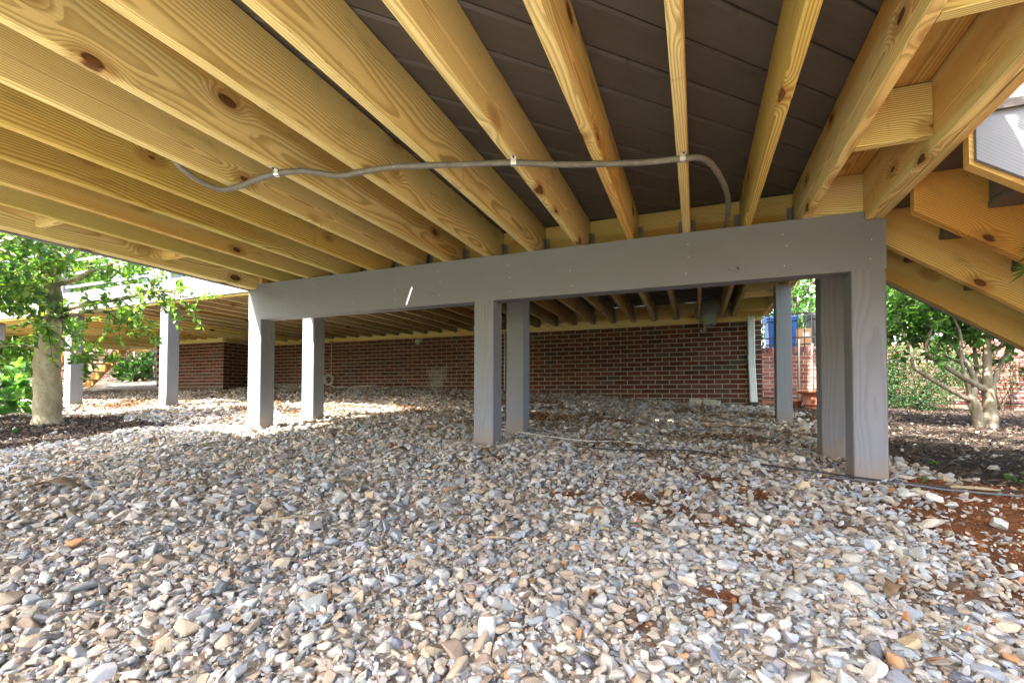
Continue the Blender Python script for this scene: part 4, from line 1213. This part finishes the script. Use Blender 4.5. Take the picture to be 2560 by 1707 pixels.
def dead_leaf(name, x, y, L, W, rot, label, curl=.3):
    n = 7; v = []; 
    for i in range(n):
        t = i / (n - 1); w = W * math.sin(math.pi * (t * .92 + .04)) ** .8 * (1 + .2 * math.sin(i * 2.3)); zc = L * curl * (math.sin(math.pi * t)) ** 2
        v += [(L * (t - .5), -w, zc + .25 * w), (L * (t - .5), 0, zc), (L * (t - .5), w, zc + .35 * w)]
    f = [q for i in range(n - 1) for q in ((3 * i, 3 * i + 3, 3 * i + 4, 3 * i + 1), (3 * i + 1, 3 * i + 4, 3 * i + 5, 3 * i + 2))]
    o = link(name, mesh(name, v, f, True), M_DEADLEAF, None, Matrix.Translation((x, y, ghf(x, y) + .024)) @ Matrix.Rotation(rot, 4, 'Z'))
    md = o.modifiers.new("s", 'SOLIDIFY'); md.thickness = .001
    return tag(o, label, "leaf")
dead_leaf("dead_leaf", -2.62, 1.16, .22, .045, .45, "long curled brown magnolia leaf on the gravel at the left edge", .09)
dead_leaf("dead_leaf", -1.62, 2.30, .12, .03, .2, "curled dark brown leaf on the gravel left of the middle post", .10)
dead_leaf("dead_leaf", .42, 1.32, .055, .02, .7, "folded tan leaf among the stones in the right foreground", .4)
dead_leaf("dead_leaf", -1.10, 2.36, .10, .022, -.3, "thin brown leaf on the gravel just in front of the middle post", .25)
def stick(x, y, L, rot, r, label):
    z = ghf(x, y) + .030; dx, dy = math.cos(rot) * L / 2, math.sin(rot) * L / 2
    tag(MB().tube([(x - dx, y - dy, z), (x, y + .004, z + .004), (x + dx, y + dy, z + .002)], [r, r * .9, r * .6], 6).build("stick", M_STICK, None, True), label, "stick")
stick(-.55, 1.30, .10, .1, .0045, "short broken stick lying on the gravel in the centre foreground")
stick(-1.25, 1.20, .22, .75, .0035, "thin dry twig slanting across the gravel, left foreground")
stick(-.28, 1.12, .07, -.1, .002, "tiny straw-coloured twig near the centre foreground")
stick(1.12, 2.62, .16, -.15, .009, "pale piece of wood lying on the red soil at right")

# ------------------------------------------------------------------ vegetation
def leaf_mesh(name, P, D, Nn, L, W, cols, fold=0.25):
    """P base points, D directions, Nn normals (n,3); kite leaves with a folded midrib"""
    D = D / np.linalg.norm(D, axis=1)[:, None]
    Sd = np.cross(D, Nn); Sd /= np.maximum(np.linalg.norm(Sd, axis=1)[:, None], 1e-6)
    U = np.cross(Sd, D)
    L = L[:, None]; W = W[:, None]
    v = np.stack([P, P + D * L * .45 + Sd * W * .5, P + D * L - U * L * .12, P + D * L * .45 - Sd * W * .5, P + D * L * .48 - U * W * fold], 1)
    n = len(P)
    f = np.array([(0, 4, 1), (1, 4, 2), (2, 4, 3), (3, 4, 0)])
    F = (f[None] + (np.arange(n) * 5)[:, None, None]).reshape(-1, 3)
    return mesh_np(name, v.reshape(-1, 3), F, np.repeat(cols, 5, 0))

def rand_dirs(n, up=0.0):
    d = RNG.normal(size=(n, 3)); d[:, 2] += up
    return d / np.linalg.norm(d, axis=1)[:, None]

GPAL = np.array([(.045, .105, .028), (.065, .145, .035), (.095, .185, .04), (.035, .085, .030), (.16, .23, .05)])
def gcols(n, pal=GPAL, w=None):
    return pal[RNG.choice(len(pal), n, p=w)] * RNG.uniform(.75, 1.25, (n, 1))

def twigs_from(paths, per, lmin, lmax, droop=0.0, start=0.25):
    out = []
    for pts, rad in paths:
        for _ in range(per):
            t = start + (1 - start) * random.random() ** .8
            f = t * (len(pts) - 1); i = min(int(f), len(pts) - 2); p = Vector(pts[i]).lerp(Vector(pts[i + 1]), f - i)
            d = (Vector(pts[i + 1]) - Vector(pts[i])).normalized()
            r = Vector(rand_dirs(1)[0]); d2 = (d * .6 + r + Vector((0, 0, -droop))).normalized()
            L = random.uniform(lmin, lmax)
            mid = p + d2 * L * .5 + Vector(rand_dirs(1)[0]) * L * .08
            out.append([p, mid, p + d2 * L + Vector((0, 0, -droop * L * .3))])
    return out

def leaves_on(tw, per, lmin, lmax, wr, pal=GPAL, w=None, flat=0.6):
    P = []; D = []
    for a, b_, c in tw:
        ax = (c - a).normalized()
        for _ in range(per):
            t = random.random() ** .6
            p = a.lerp(b_, t * 2) if t < .5 else b_.lerp(c, t * 2 - 1)
            d = (ax * .7 + Vector(rand_dirs(1)[0])).normalized()
            P.append(p); D.append(d)
    n = len(P); P = np.array(P); D = np.array(D)
    N_ = rand_dirs(n); N_[:, 2] = np.abs(N_[:, 2]) + flat
    L = RNG.uniform(lmin, lmax, n)
    return leaf_mesh("foliage", P, D, N_, L, L * wr, gcols(n, pal, w))

# --- mossy tree at the left
T1 = thing("tree", (-5.83, 2.53, ghf(-5.83, 2.53)), "mossy grey-trunked tree with glossy green leaves at left, standing in dark mulch", "tree")
tb = ghf(-5.83, 2.53) - .06
trunk = [(-5.83, 2.53, tb), (-5.835, 2.525, tb + .08), (-5.83, 2.52, 0.0), (-5.83, 2.51, .28), (-5.81, 2.51, .49), (-5.79, 2.51, .83), (-5.80, 2.50, 1.11), (-5.81, 2.49, 1.32), (-5.82, 2.48, 1.55), (-5.83, 2.46, 2.0), (-5.78, 2.44, 2.7), (-5.85, 2.45, 3.4)]
tp = smooth_path(trunk, 5)
tr_ = [np.interp(i / (len(tp) - 1), [0, .05, .12, .25, .42, .6, 1], [.150, .122, .106, .100, .092, .075, .03]) * (1 + .05 * math.sin(i * 1.7)) for i in range(len(tp))]
MB().tube(tp, tr_, 18).build("trunk", M_BARK, T1, True)
BR = [[(-5.80, 2.50, 1.08), (-6.06, 2.40, 1.19), (-6.17, 2.35, 1.20), (-6.40, 2.25, 1.25)],
      [(-5.80, 2.50, .80), (-5.96, 2.44, 1.0), (-6.10, 2.38, 1.13), (-6.35, 2.20, 1.20)],
      [(-5.80, 2.50, 1.06), (-5.58, 2.59, 1.12), (-5.43, 2.65, 1.21), (-5.09, 2.70, 1.28), (-4.8, 2.7, 1.34)],
      [(-5.80, 2.51, .80), (-5.42, 2.66, .90), (-5.16, 2.76, .94), (-4.90, 2.86, 1.01), (-4.65, 2.90, .99), (-4.52, 2.93, .90)],
      [(-5.80, 2.51, .74), (-5.42, 2.62, .81), (-5.10, 2.70, .78), (-4.95, 2.72, .70)],
      [(-5.80, 2.51, .49), (-5.49, 2.62, .40), (-5.26, 2.68, .33)],
      [(-5.84, 2.49, .47), (-6.06, 2.41, .48), (-6.40, 2.28, .47)],
      [(-5.82, 2.49, 1.3), (-5.75, 2.1, 1.6), (-5.6, 1.6, 1.85), (-5.5, 1.1, 1.9)],
      [(-5.83, 2.46, 1.9), (-6.1, 1.8, 2.2), (-6.2, 1.2, 2.3)], [(-5.8, 2.44, 2.3), (-5.7, 1.6, 2.5), (-5.6, 0.8, 2.5)],
      [(-5.8, 2.50, 1.2), (-6.0, 2.0, 1.4), (-6.2, 1.6, 1.5), (-6.3, 1.2, 1.5)],
      [(-5.83, 2.46, 1.9), (-5.6, 1.4, 2.5), (-5.3, .5, 2.7), (-5.2, -.2, 2.6)], [(-5.83, 2.46, 2.0), (-6.1, 1.3, 2.6), (-6.0, .4, 2.8), (-6.1, -.3, 2.7)],
      [(-5.82, 2.50, 1.22), (-5.5, 2.62, 1.45), (-5.2, 2.7, 1.5), (-4.9, 2.75, 1.48)], [(-5.82, 2.49, 1.35), (-6.1, 2.35, 1.5), (-6.5, 2.25, 1.55)],
      [(-5.8, 2.5, 1.15), (-5.55, 2.36, 1.22), (-5.3, 2.27, 1.2)], [(-5.8, 2.5, .95), (-5.6, 2.32, 1.0), (-5.45, 2.2, .95)], [(-5.8, 2.5, .72), (-5.58, 2.38, .70), (-5.42, 2.33, .62)], [(-5.82, 2.5, .9), (-6.05, 2.2, .98), (-6.2, 2.0, .9)], [(-5.82, 2.5, 1.3), (-5.6, 2.3, 1.42), (-5.35, 2.2, 1.45)],
      [(-5.82, 2.50, .62), (-6.2, 2.75, .75), (-6.6, 2.95, .80)]]
paths = []
for i, br in enumerate(BR):
    p = smooth_path(br, 5); r0 = .024 if i not in (5, 6) else .014
    MB().tube(p, [r0 * (1 - .75 * k / len(p)) + .003 for k in range(len(p))], 7).build("branch", M_BARK, T1, True)
    paths.append((p, r0))
tw = twigs_from(paths[-6:-1], 15, .14, .34, .15, .2) + twigs_from(paths[:4] + paths[6:7] + paths[-1:], 25, .16, .42, .15, .22) + twigs_from(paths[4:5], 16, .14, .32, .1, .3) + twigs_from(paths[5:6], 9, .12, .24, .1, .4) + twigs_from(paths[7:-6], 15, .2, .5, .1, .3)
mb = MB()
for t in tw: mb.tube(t, [.0045, .0035, .0015], 4, False)
tag(mb.build("twigs", M_BARK3, T1, True), kind="stuff")
wts = np.array([.26, .28, .22, .12, .12])
me = leaves_on(tw, 19, .045, .080, .52, GPAL * np.array([1.9, 1.6, 1.35]), wts)
tag(link("crown", me, M_LEAF, T1), kind="stuff")

def shade_leaves(regions, n, zlo, zhi, lmin, lmax, wr, pal, gap=0.16):
    """added unseen leaves set between the sun and given ground areas to shade them: regions = list of f(x,y)->density"""
    out = []
    x0_, x1_, y0_, y1_, fn = regions
    X = RNG.uniform(x0_, x1_, n); Y = RNG.uniform(y0_, y1_, n)
    k = RNG.uniform(size=n) < fn(X, Y) * np.clip(0.55 + 1.3 * (nz(X, Y, 9.0, .3) + gap), 0, 1)
    X, Y = X[k], Y[k]; Z = RNG.uniform(zlo, zhi, len(X)) + .25 * nz(X, Y, 3.0, 1.0)
    t = (Z - gh(X, Y)) / -SUN_DIR.z
    P = np.stack([X - SUN_DIR.x * t, Y - SUN_DIR.y * t, Z], 1); m_ = len(P)
    L = RNG.uniform(lmin, lmax, m_)
    return leaf_mesh("crown", P, rand_dirs(m_, -.2), rand_dirs(m_, 1.2), L, L * wr, gcols(m_, pal))
def lit_line(x): return 1.745 + (x + 4.63) * 1.222
def shade_left(x, y):
    d = y - lit_line(x)
    a = (d < -.06 + .05 * nz(x, y, 7, 1)) & (x < -2.9) & (y < 2.45 + .1 * nz(x, y, 5, 2))
    b_ = (d > .34 + .06 * nz(x, y, 6, 2)) & (x < -3.75) & (y < 3.15 + .2 * nz(x, y, 3, 2))
    return np.where(a | b_, 1.0, 0.0)
tag(link("crown", shade_leaves((-5.6, -2.9, .3, 3.0, lambda x, y: shade_left(x, y) * ((y - lit_line(x)) < 0)), 30000, 1.9, 2.9, .07, .11, .6, GPAL, .75), M_LEAF, T1), kind="stuff")  # unseen leaves added to shade the gravel on the deck side of the strip
tag(link("crown", shade_leaves((-7.2, -3.7, .6, 3.4, lambda x, y: shade_left(x, y) * ((y - lit_line(x)) > 0)), 24000, .9, 1.7, .06, .10, .55, GPAL, .45), M_LEAF, T1), kind="stuff")  # unseen leaves added to shade the mulch beyond the lit strip
for e in ((-5.4, -.6, 2.4), (-4.8, -.9, 2.3), (-6.6, .4, 2.6), (-5.0, .2, 2.5)):
    MB().tube(smooth_path([(-5.83, 2.46, 1.9), ((-5.83 + e[0]) / 2, (2.46 + e[1]) / 2, 2.4), e], 5), [.026 - .002 * k for k in range(11)], 6).build("branch", M_BARK, T1, True)

# --- many-stemmed tree at the right
T2 = thing("tree", (2.58, 5.83, ghf(2.58, 5.83)), "bare-stemmed multi-trunk tree with pale bark in the mulch bed at right", "tree")
zb2 = ghf(2.6, 5.85) - .06
stems = [([(2.63, 5.85, zb2), (2.63, 5.845, zb2 + .1), (2.62, 5.84, -.06), (2.61, 5.83, .05), (2.60, 5.82, .16), (2.60, 5.82, .38), (2.60, 5.81, .60), (2.58, 5.80, .9), (2.55, 5.75, 1.5)], [.088, .070, .064, .060, .046, .042, .036, .03, .015]),
         ([(2.52, 5.81, zb2), (2.52, 5.80, zb2 + .12), (2.48, 5.78, -.06), (2.45, 5.77, .01)], [.064, .060, .055, .048]),
         ([(2.46, 5.77, -.02), (2.39, 5.74, .01), (2.20, 5.67, .12), (2.0, 5.58, .25), (1.94, 5.56, .32), (1.92, 5.54, .47), (1.85, 5.51, .60), (1.82, 5.5, .80)], [.034, .028, .024, .021, .019, .017, .015, .011]),
         ([(2.46, 5.77, -.01), (2.48, 5.78, .09), (2.49, 5.78, .17), (2.45, 5.80, .32), (2.40, 5.85, .45), (2.36, 5.9, .60), (2.30, 5.95, .80)], [.040, .034, .031, .027, .024, .020, .013]),
         ([(2.62, 5.83, .05), (2.46, 5.75, .15), (2.33, 5.68, .22), (2.19, 5.60, .31), (2.09, 5.55, .38), (2.03, 5.52, .47), (2.03, 5.50, .54), (2.06, 5.5, .67), (2.04, 5.5, .85)], [.036, .033, .029, .027, .024, .020, .018, .016, .010]),
         ([(2.62, 5.84, .03), (2.67, 5.87, .16), (2.74, 5.92, .31), (2.83, 5.98, .45), (2.98, 6.05, .65)], [.034, .030, .027, .024, .016]),
         ([(2.60, 5.82, .30), (2.50, 5.86, .32), (2.40, 5.9, .37), (2.26, 5.95, .49), (2.15, 6.0, .65)], [.020, .018, .016, .014, .009]),
         ([(2.45, 5.77, 0.0), (2.43, 5.76, .09), (2.38, 5.70, .23), (2.35, 5.68, .38), (2.34, 5.66, .60), (2.26, 5.6, .78)], [.026, .023, .020, .018, .015, .010]),
         ([(2.60, 5.83, .08), (2.56, 5.88, .20), (2.56, 5.92, .38), (2.55, 5.95, .60), (2.48, 6.0, .85)], [.026, .024, .022, .019, .012]),
         ([(2.61, 5.82, .38), (2.66, 5.80, .45), (2.72, 5.78, .54), (2.85, 5.75, .68)], [.020, .018, .016, .010])]
paths = []
for i, (p, r) in enumerate(stems):
    sp_ = smooth_path(p, 5); rr = [np.interp(k / (len(sp_) - 1), np.linspace(0, 1, len(r)), r) * .80 * (1 + .05 * math.sin(k * 1.3 + i)) for k in range(len(sp_))]
    MB().tube(sp_, rr, 14 if i < 2 else 9).build("trunk" if i < 2 else "branch", M_BARK2, T2, True)
    if i != 1: paths.append((sp_[len(sp_) * 2 // 3:], .01))
ext = []
for p, r in list(paths):
    for _ in range(3):
        a = Vector(p[-1]); d = Vector((random.uniform(-.7, .7), random.uniform(-.7, .7), random.uniform(.2, .9)))
        ext.append((smooth_path([a, a + d * .3, a + d * .7 + Vector((0, 0, -.05))], 4), .008))
mb = MB()
for p, r in ext: mb.tube(p, [r * (1 - .7 * k / len(p)) for k in range(len(p))], 5)
tag(mb.build("twigs", M_BARK3, T2, True), kind="stuff")
tw = twigs_from(ext + paths, 14, .12, .34, .25, .1)
me = leaves_on(tw, 12, .05, .095, .62, np.array([(.055, .13, .03), (.08, .18, .04), (.12, .23, .05), (.045, .10, .035)]))
tag(link("crown", me, M_LEAF, T2), kind="stuff")

# --- shrubs and plants
def blob_plant(name, c, rad, n, lmin, lmax, wr, label, cat, pal=GPAL, stems_=6, shell=.45, group=None):
    z0 = ghf(c[0], c[1]) if c[2] is None else c[2]
    t = thing(name, (c[0], c[1], z0), label, cat, group)
    mb = MB()
    for _ in range(stems_):
        a = random.uniform(0, 6.28); e = Vector((c[0] + math.cos(a) * rad[0] * .6, c[1] + math.sin(a) * rad[1] * .6, z0 + rad[2] * random.uniform(1.0, 1.8)))
        s_ = Vector((c[0] + random.uniform(-.1, .1) * rad[0], c[1] + random.uniform(-.1, .1) * rad[1], z0 - .03))
        mb.tube([s_, s_.lerp(e, .5) + Vector((0, 0, rad[2] * .1)), e], [rad[0] * .028, rad[0] * .018, rad[0] * .006], 5)
    mb.build("stems", M_BARK3, t, True)
    # clumped shell
    ncl = max(14, n // 90)
    cd_ = rand_dirs(ncl); cr_ = RNG.uniform(shell, 1.0, ncl) ** .6
    cc = cd_ * cr_[:, None]
    ki = RNG.integers(0, ncl, n)
    P = cc[ki] + RNG.normal(0, .17, (n, 3))
    P = P * np.array(rad) + np.array([c[0], c[1], z0 + rad[2] * 1.02])
    k = P[:, 2] > z0 + .01; P = P[k]; n = len(P)
    D = rand_dirs(n, .15); N_ = rand_dirs(n, .8)
    L = RNG.uniform(lmin, lmax, n)
    tone = (0.7 + .6 * RNG.uniform(size=ncl))[ki[k]][:, None]
    me = leaf_mesh("foliage", P, D, N_, L, L * wr, gcols(n, pal) * tone)
    tag(link("foliage", me, M_LEAF, t), kind="stuff")
    return t
BOX = np.array([(.04, .095, .035), (.06, .13, .045), (.09, .17, .055), (.03, .07, .03)])
blob_plant("shrub", (2.98, 8.45, None), (.62, .45, .50), 9000, .025, .045, .55, "dense small-leaved evergreen shrub in front of the pinkish wall", "shrub", BOX, 9)
blob_plant("shrub", (2.45, 8.75, None), (.5, .35, .42), 4000, .025, .045, .55, "smaller evergreen shrub partly behind the near right post", "shrub", BOX, 7)
blob_plant("climbing_vine", (4.15, 9.05, None), (.55, .10, .52), 900, .03, .06, .5, "sparse dark-leaved vine climbing the sunlit wall at right", "vine", np.array([(.05, .05, .025), (.07, .045, .03), (.04, .07, .025)]), 6, .2)
LG = np.array([(.05, .14, .035), (.08, .19, .045), (.13, .25, .06), (.035, .10, .03)])
blob_plant("hydrangea", (-7.25, 2.60, None), (.36, .34, .40), 190, .11, .19, .62, "big-leaved green hydrangea at the left edge beside the mossy trunk", "plant", LG, 5, .3)
blob_plant("hydrangea", (-7.9, 3.0, None), (.45, .3, .35), 160, .10, .17, .62, "big-leaved green hydrangea behind the mossy trunk", "plant", LG, 5, .3)
blob_plant("hydrangea", (-16.4, 9.2, None), (.8, .45, .62), 420, .14, .22, .65, "pale flowering hydrangea against the far sunlit brick wall", "plant", LG, 5, .3)
YG = np.array([(.10, .20, .04), (.16, .27, .05), (.22, .32, .07), (.07, .15, .04)])
blob_plant("shrub", (-12.6, 4.3, None), (1.2, .9, .85), 4200, .06, .11, .5, "bright yellow-green bush far left beyond the mossy tree", "shrub", YG, 8)
blob_plant("shrub", (-14.8, 5.0, None), (1.3, 1.0, 1.0), 3600, .07, .12, .5, "darker rounded bush at far left, behind the yellow-green one", "shrub", GPAL, 8)

def bg_tree(x, y, h, r, label, pal, lf=.16, n=5200, z0=None):
    z0 = ghf(x, y) if z0 is None else z0
    t = thing("tree", (x, y, z0), label, "tree", "trees in the background")
    MB().tube(smooth_path([(x, y, z0 - .2), (x + .1, y, z0 + h * .25), (x - .1, y + .1, z0 + h * .5), (x, y, z0 + h * .8)], 4), [r * .08 * (1 - .05 * i) for i in range(13)], 10).build("trunk", M_BARK3, t, True)
    ncl = 46; cd_ = rand_dirs(ncl); cr_ = RNG.uniform(.35, 1.0, ncl) ** .5
    cc = cd_ * cr_[:, None]; ki = RNG.integers(0, ncl, n)
    P = (cc[ki] + RNG.normal(0, .16, (n, 3))) * np.array([r, r, h * .42]) + np.array([x, y, z0 + h * .56])
    L = RNG.uniform(lf * .6, lf * 1.2, n); tone = (0.65 + .7 * RNG.uniform(size=ncl))[ki][:, None]
    me = leaf_mesh("crown", P, rand_dirs(n, -.2), rand_dirs(n, .8), L, L * .6, gcols(n, pal) * tone)
    tag(link("crown", me, M_LEAF, t), kind="stuff")
    mb = MB()
    for i in range(10):
        e = cc[i] * np.array([r, r, h * .42]) * .8 + np.array([x, y, z0 + h * .56])
        mb.tube([(x, y, z0 + h * .3), ((x + e[0]) / 2, (y + e[1]) / 2, (z0 + h * .45 + e[2]) / 2 - .1), tuple(e)], [r * .035, r * .022, r * .008], 5)
    mb.build("limbs", M_BARK3, t, True)
bg_tree(2.3, 13.5, 4.2, 1.7, "leafy green tree directly behind the blue bin", LG, .15, 5200, .80)
bg_tree(5.2, 15.0, 5.5, 2.2, "leafy green tree behind the fence, right of the bins", GPAL, .17, 5200, .80)
bg_tree(8.6, 18.0, 6.0, 2.6, "green tree at the far right beyond the fence", LG, .2, 4600, .80)
bg_tree(-1.2, 17.0, 6.0, 2.6, "green tree hidden mostly behind the house corner", LG, .2, 3600, .80)
bg_tree(-17.5, 6.4, 5.0, 2.0, "light green tree at far left beyond the stairs", YG, .16, 5200)
bg_tree(-19.0, 9.0, 6.5, 2.6, "tall green tree at far left against the sunlit wall", GPAL, .2, 5200)
bg_tree(-24.0, 9.0, 7.0, 3.0, "distant tree at the left edge of the picture", YG, .24, 4600)

bg_tree(-15.9, 3.3, 6.0, 2.3, "added unseen tree at far left that shades the small stairs", GPAL, .2, 5200)  # out of view, added to put the far stairs in shade

# overhanging leaves just outside the house corner
ov = thing("tree", (2.2, 7.9, ghf(2.2, 7.9)), "slender tree whose bright leaves hang above the bins", "tree")
MB().tube(smooth_path([(2.2, 7.9, -.4), (2.2, 7.9, .8), (2.15, 7.85, 1.8), (2.0, 7.8, 2.6)], 5), [.05 - .0018 * i for i in range(16)], 9).build("trunk", M_BARK2, ov, True)
pth = []
for e in ((1.2, 7.6, 1.95), (1.35, 7.3, 1.80), (1.65, 8.2, 2.2), (2.6, 7.6, 2.4), (1.15, 8.0, 2.15), (2.1, 7.2, 2.2), (1.42, 7.8, 1.80)):
    p = smooth_path([(2.15, 7.85, 1.7), ((2.15 + e[0]) / 2, (7.85 + e[1]) / 2, (1.9 + e[2]) / 2 + .2), e], 5); pth.append((p, .012))
    MB().tube(p, [.014 - .001 * k for k in range(len(p))], 6).build("branch", M_BARK2, ov, True)
tw = twigs_from(pth, 14, .15, .40, .5, .3)
tag(link("crown", leaves_on(tw, 11, .06, .12, .42, LG), M_LEAF, ov), kind="stuff")

# lacy maple branch reaching in at the right edge
mp = thing("maple", (2.3, 2.15, ghf(2.3, 2.15)), "fine lacy green maple leaves poking in at the right edge under the stairs", "tree")
MB().tube(smooth_path([(2.3, 2.15, ghf(2.3, 2.15) - .05), (2.2, 2.2, .1), (1.95, 2.25, .45), (1.65, 2.35, .62)], 5), [.03 - .0014 * k for k in range(16)], 8).build("trunk", M_BARK3, mp, True)
mbs = MB(); P = []; D = []
for a, e in (((1.65, 2.35, .62), (1.215, 2.37, .57)), ((1.65, 2.35, .62), (1.20, 2.40, .50)), ((1.65, 2.35, .60), (1.30, 2.30, .46)), ((1.65, 2.35, .62), (1.27, 2.36, .53))):
    p = smooth_path([a, Vector(a).lerp(Vector(e), .5) + Vector((0, 0, .03)), e], 4); mbs.tube(p, [.004 - .0003 * k for k in range(len(p))], 5)
    for s in range(4):
        o_ = Vector(p[-1 - s]) if s < len(p) else Vector(p[0])
        ax = Vector((-1, random.uniform(-.4, .4), random.uniform(-.7, .2))).normalized()
        for f_ in range(7):
            ang = (f_ - 3) * .33
            d = Matrix.Rotation(ang, 3, Vector((0.2, -1, .2)).normalized()) @ ax
            P.append(o_); D.append(d)
mbs.build("branch", M_BARK3, mp, True)
P = np.array(P); D = np.array(D); L = RNG.uniform(.05, .085, len(P))
tag(link("foliage", leaf_mesh("foliage", P, D, np.tile(np.array([[.1, -.9, .4]]), (len(P), 1)), L, L * .13, gcols(len(P), YG)), M_LEAF, mp), kind="stuff")

def shade_right(x, y):
    g = np.exp(-(((x - 2.2) / .55) ** 2 + ((y - 5.45) / .16) ** 2)) + np.exp(-(((x - 3.3) / .6) ** 2 + ((y - 5.6) / .18) ** 2)) + .8 * np.exp(-(((x - 1.7) / .25) ** 2 + ((y - 6.6) / .12) ** 2))
    return np.clip(1.0 - 1.4 * g, 0, 1) * .95
tag(link("crown", shade_leaves((1.15, 4.6, 3.0, 8.0, shade_right), 16000, 2.1, 3.2, .07, .12, .5, YG, .10), M_LEAF, mp), kind="stuff")  # unseen leaves added overhead to shade the right mulch bed, with sun gaps
for e in ((1.8, 2.2, 1.5), (2.9, 1.7, 1.8), (2.3, 2.8, 1.7), (2.5, 1.3, 1.9), (2.3, 2.1, 2.1)):
    MB().tube(smooth_path([(2.2, 2.2, .1), ((2.2 + e[0]) / 2, (2.2 + e[1]) / 2, .9), e], 4), [.022 - .002 * k for k in range(9)], 6).build("branch", M_BARK3, mp, True)

# weeds
for i, (x, y, s, lab) in enumerate(((.30, 2.93, .03, "little green weed beside the black cable"), (1.45, 3.05, .05, "low green weed on the mulch edge at right"), (1.62, 3.25, .055, "leafy green weed in the mulch, right of the others"), (1.25, 3.35, .045, "small green weed in the mulch behind the near right post"), (-5.2, 2.05, .05, "green weed in the mulch in front of the mossy trunk"), (-6.3, 2.1, .06, "green weed in the mulch at the left edge"), (-2.62, 3.10, .03, "tiny weed in the gravel beyond the second left post"), (2.15, 3.6, .05, "green weed under the stairs in the mulch"), (1.0, 2.78, .03, "tiny green sprout at the foot of the near right post"))):
    s *= .7; n = 14; t = thing("weed", (x, y, ghf(x, y)), lab, "weed")
    MB().tube([(x, y, ghf(x, y) - .01), (x, y, ghf(x, y) + s * .8)], .0015, 4).build("stem", M_LEAF, t)
    P = np.tile(np.array([[x, y, ghf(x, y) + .012]]), (n, 1)) + RNG.normal(0, s * .25, (n, 3)) * np.array([1, 1, .4]) + np.array([0, 0, s * .4])
    L = RNG.uniform(s * .5, s * 1.1, n)
    link("leaves", leaf_mesh("leaves", P, rand_dirs(n, .2), rand_dirs(n, 1.0), L, L * .6, gcols(n, LG)), M_LEAF, t)

# garden hose on the far wall
hz = thing("garden_hose", (-16.9, 9.95, .8), "dark green hose coiled on the far sunlit brick wall", "hose")
for i in range(4):
    pts = [(-16.6 + (.22 + .02 * i) * math.cos(a), 9.93 - .02 * i, 1.0 + (.5 + .03 * i) * math.sin(a)) for a in np.linspace(0, 2 * math.pi, 20)]
    MB().tube(pts, .018, 6).build("loop", M_HOSE, hz, True)
MB().box(-16.72, -16.48, 9.9, 9.998, 1.38, 1.5).build("bracket", M_IRON, hz)

# pale building beyond the terrace
bd = thing("building", (9.0, 24.0, .8), "pale building with white windows glimpsed beyond the right-hand tree", "building")
MB().box(4.5, 16, 24, 30, .8, 6.5).build("wall", M_SIDING, bd)
for i in range(7):
    x = 5.2 + i * 1.5
    w = MB().box(x, x + 1.0, 23.93, 23.995, 2.0, 4.0).build("window", M_TRIM, bd)
    for a in range(2):
        for c in range(3):
            MB().box(x + .07 + a * .46, x + .47 + a * .46, 23.92, 23.928, 2.08 + c * .63, 2.62 + c * .63).build("pane", M_GLASS, w)
print("objects", len(bpy.data.objects))

print("tris", sum(sum(len(p.vertices) - 2 for p in o.data.polygons) if len(o.data.polygons) < 100000 else len(o.data.polygons) for o in sc.objects if o.type == 'MESH'))
